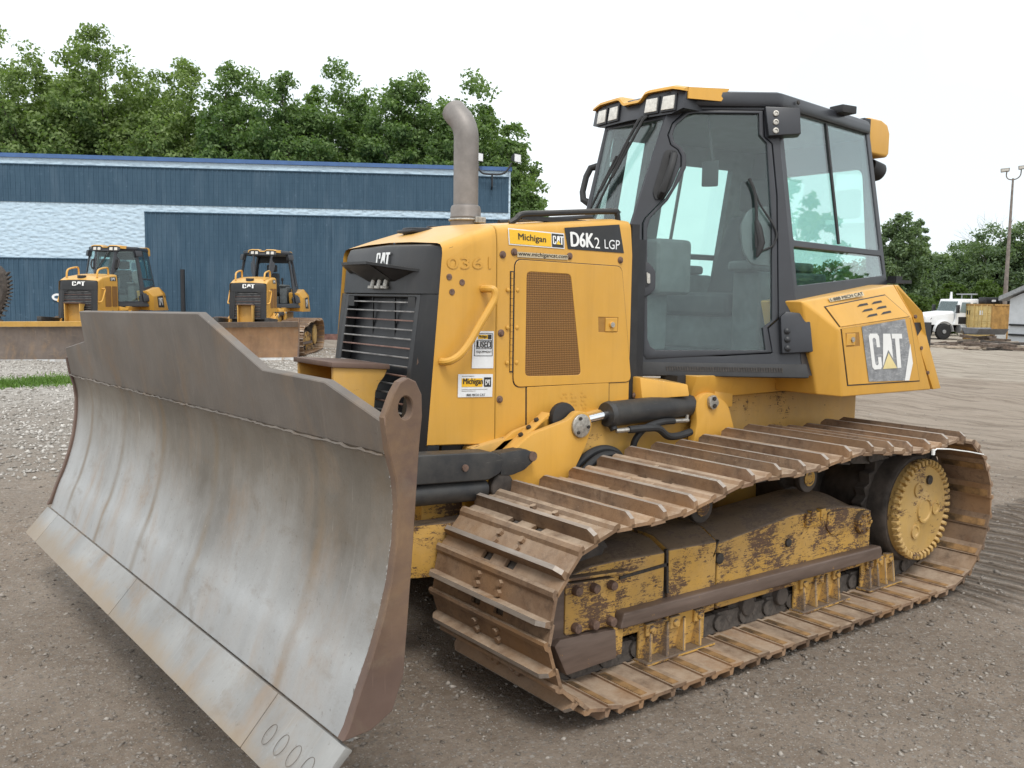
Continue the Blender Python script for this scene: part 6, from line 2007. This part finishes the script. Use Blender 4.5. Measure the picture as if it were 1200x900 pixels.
# scrap and timber heaped along the edge of the yard
def stick(name, label, cat, px0, py0, px1, py1, d0, d1, r, mat, group=None, square=True):
    x0, y0 = spot(px0, d0); x1, y1 = spot(px1, d1)
    p, q = V(x0, y0, zof(px0, py0, d0)), V(x1, y1, zof(px1, py1, d1))
    dv = (q - p).normalized()
    s_ = dv.cross(V(0, 0, 1)).normalized(); u_ = s_.cross(dv)
    m = MB()
    if square:
        m.loft([[c + s_ * a * r[0] + u_ * b * r[1] for a, b in ((-1, -1), (1, -1), (1, 1), (-1, 1))] for c in (p, p.lerp(q, .5) + V(0, 0, -.02), q)])
        m.bevel(.012, 1)
    else:
        m.tube([p, p.lerp(q, .5) + V(0, 0, .03), q], r[0], 9)
    o = m.build(name, mat)
    tag(o, label, cat, group)
    return o
random.seed(21)
for i in range(58):
    d = random.uniform(41, 49)
    px0 = random.uniform(1088, 1180)
    L = random.uniform(12, 48)
    row = random.random()
    base = zof(px0, 400, d)
    g0 = gz(*spot(px0, d))
    lift = .05 + .45 * random.random() ** 1.6 * (1 if px0 > 1112 else .15) * min(1, (d - 38) / 8)
    py = 450 - 1066.4 * math.tan(math.atan((g0 + lift - EYE.z) / d) - PITCH) + .0139 * (px0 - 600)
    tl = random.uniform(-3.2, 3.2)
    mt_ = random.choice(['timber', 'timber', 'timber', 'timber_pale', 'link_steel'])
    nm_, lb_, ct_, gr_ = {'timber': ('timber', 'dark weathered timber lying in the heap at the yard edge', 'timber', 'dark timbers heaped at the yard edge'),
                          'timber_pale': ('pale_timber', 'pale bleached timber lying in the heap at the yard edge', 'timber', 'pale timbers heaped at the yard edge'),
                          'link_steel': ('steel_bar', 'dark rusty steel bar lying in the heap at the yard edge', 'steel bar', 'steel bars heaped at the yard edge')}[mt_]
    stick(nm_, lb_, ct_, px0, py, px0 + L, py + tl + .0139 * L, d, d + random.uniform(-1.5, 1.5), (random.uniform(.05, .12), random.uniform(.03, .08)), mt_, gr_)
stick('white_board', 'white board on the ground left of the timber heap', 'board', 1087, 402.6, 1108, 402.8, 51, 51, (.16, .05), 'label_white')
stick('leaning_post', 'thick grey post leaning against the pale shed', 'post', 1186, 399, 1197, 357, 55, 56, (.13, .13), 'pole_grey', None, False)
stick('leaning_brace', 'thin dark brace crossing low before the pale shed', 'brace', 1184, 399, 1202, 382, 54, 55, (.09, .09), 'timber', None, False)
# grey steel trough
a0, a1 = Vector(spot(1135, 46.5)), Vector(spot(1169, 47))
zt = zof(1150, 392, 46.5)
dv = V(*(a1 - a0), 0).normalized(); pv = V(-dv.y, dv.x, 0)
if pv.dot(V(EYE.x - a0.x, EYE.y - a0.y, 0)) < 0: pv = -pv
m = MB()
L_ = (a1 - a0).length
q = lambda u_, o_, z: V(a0.x, a0.y, 0) + dv * u_ + pv * o_ + V(0, 0, z)
m.loft([[q(u_, .40, zt), q(u_, .62, zt + .30), q(u_, .57, zt + .30), q(u_, .36, zt + .05), q(u_, -.36, zt + .05), q(u_, -.57, zt + .33), q(u_, -.62, zt + .33), q(u_, -.40, zt)] for u_ in (0, L_)])
m.loft([[q(0, .60, zt + .30), q(.05, .60, zt + .30), q(.05, -.60, zt + .33), q(0, -.60, zt + .33)], [q(0, .40, zt), q(.05, .40, zt), q(.05, -.40, zt), q(0, -.40, zt)]])
tag(m.build('steel_trough', 'trough_grey', None, 0), 'long grey steel trough resting on the timber heap before the container', 'trough')
# dark crates stored on the container
root_c = Matrix.Translation(ct.location) @ Matrix.Rotation(a, 4, 'Z')
for i, (x, y, w_, h_) in enumerate(((-1.2, -1.6, 1.1, .42), (-2.6, -1.2, 1.3, .60), (-1.6, -.5, .9, .34))):
    m = MB()
    m.box(-w_ / 2, w_ / 2, -.35, .35, .05, h_)
    for yy in (-.25, .25):
        m.box(-w_ / 2, w_ / 2, yy - .05, yy + .05, 0, .05)
    m.bevel(.03, 2)
    o = m.build('dark_crate', 'dark_trim')
    o.matrix_world = root_c @ Matrix.Translation((x, y, hgt + .0)) @ Matrix.Rotation(.2 * i, 4, 'Z')
    tag(o, ('low black crate at the front corner on top of the container', 'tallest black crate on top of the container', 'smallest black crate on the right edge of the container roof')[i], 'crate')
    m = MB(); m.box(-.16, .16, .352, .358, h_ * .35, h_ * .65); m.build('crate_label', 'label_white', o)
# red machine end on the leaning post
x, y = spot(1196, 55.6); z = zof(1196, 353, 55.6)
m = MB(); m.box(-.35, .35, -.2, .2, -.12, .12); m.cyl((-.3, 0, .05), (-.6, 0, .35), .06, n=8); m.box(-.2, .2, -.3, .3, -.22, -.12); m.bevel(.03, 2)
o = m.build('red_hitch', 'red_paint'); o.location = (x, y, z); o.rotation_euler = (0, 0, 2.1)
tag(o, 'red steel hitch on top of the leaning grey post', 'hitch')

# dark toothed boom of a trencher, cut by the left edge
x, y = spot(-13, 24)
tr = empty('trencher', (x, y, gz(x, y)), YAW - PI / 2, 'trencher with a brown toothed boom and red body at the left edge', 'trencher')
# local x to the right of the picture, z up
zt0, zt1 = zof(0, 372, 24) - gz(x, y), zof(0, 314, 24) - gz(x, y)
m = MB()
pts = [(.05, 0, zt0 - .2), (.30, 0, zt0 + .35), (.42, 0, (zt0 + zt1) / 2 + .1), (.36, 0, zt1 - .15), (.12, 0, zt1 - .02), (-.25, 0, zt1 - .2), (-.5, 0, zt0)]
m.tube(spline(pts, 5), .14, 10)
bm_ = m.build('boom', 'undercarriage_dark', tr)
sp_ = spline(pts, 5)
for i in range(0, len(sp_) - 1, 1):
    d = (sp_[i + 1] - sp_[i]).normalized(); nn = V(-d.z, 0, d.x)
    if nn.x * .1 + nn.z * .1 < 0 and i < 15: nn = -nn
    if i < 15 and nn.x < 0 and sp_[i].z < zt1 - .3: nn = -nn
    m = MB(); c0 = sp_[i] + nn * .13; m.hexa([c0 + d * a_ + V(0, b_, 0) for a_, b_ in ((-.03, -.07), (.03, -.07), (.03, .07), (-.03, .07))] + [c0 + nn * .10 + d * (a_ + .02) + V(0, b_, 0) for a_, b_ in ((-.012, -.05), (.012, -.05), (.012, .05), (-.012, .05))]); m.build('tooth', 'link_steel', bm_)
m = MB(); m.box(-1.4, .02, -.5, .5, .5, zt0 + .02); m.box(-.3, .12, -.3, .3, zt0 - .35, zt0 + .12); m.bevel(.06, 3); m.build('body', 'red_paint', tr)
m = MB(); m.lathe((-.6, -.5, .45), (0, 1, 0), [(0, .2), (0, .45), (1.0, .45), (1.0, .2)], 20); m.build('wheel', 'tyre', tr)

# ---------------------------------------------------------------- the machines
main = build_dozer((0, 0, 0), 0, 'main', 'big worn yellow bulldozer with a scraped steel blade in front')
def mount(px, d, rz, cx):
    x, y = spot(px, d)
    x, y = x - cx * math.cos(rz), y - cx * math.sin(rz)
    return (x, y, gz(x, y) + .01), rz
loc, a = mount(139, 24.0, R(54), -1.1)
build_dozer(loc, a, 'closed', 'far left yellow bulldozer with a glazed cab parked by the blue wall')
loc, a = mount(315, 25.2, R(55), -1.1)
build_dozer(loc, a, 'open', 'yellow bulldozer with an open canopy and rust blotched blade by the blue wall')
# white cable tie hung on the rear of the track
m = MB(); m.tube([(-1.235, 1.389, .835), (-1.26, 1.390, .845), (-1.40, 1.389, .830), (-1.62, 1.388, .795), (-1.78, 1.386, .765)], .0035, 6); m.box(-1.242, -1.222, 1.384, 1.392, .815, .845)
m.build('cable_tie', 'white_print', main)
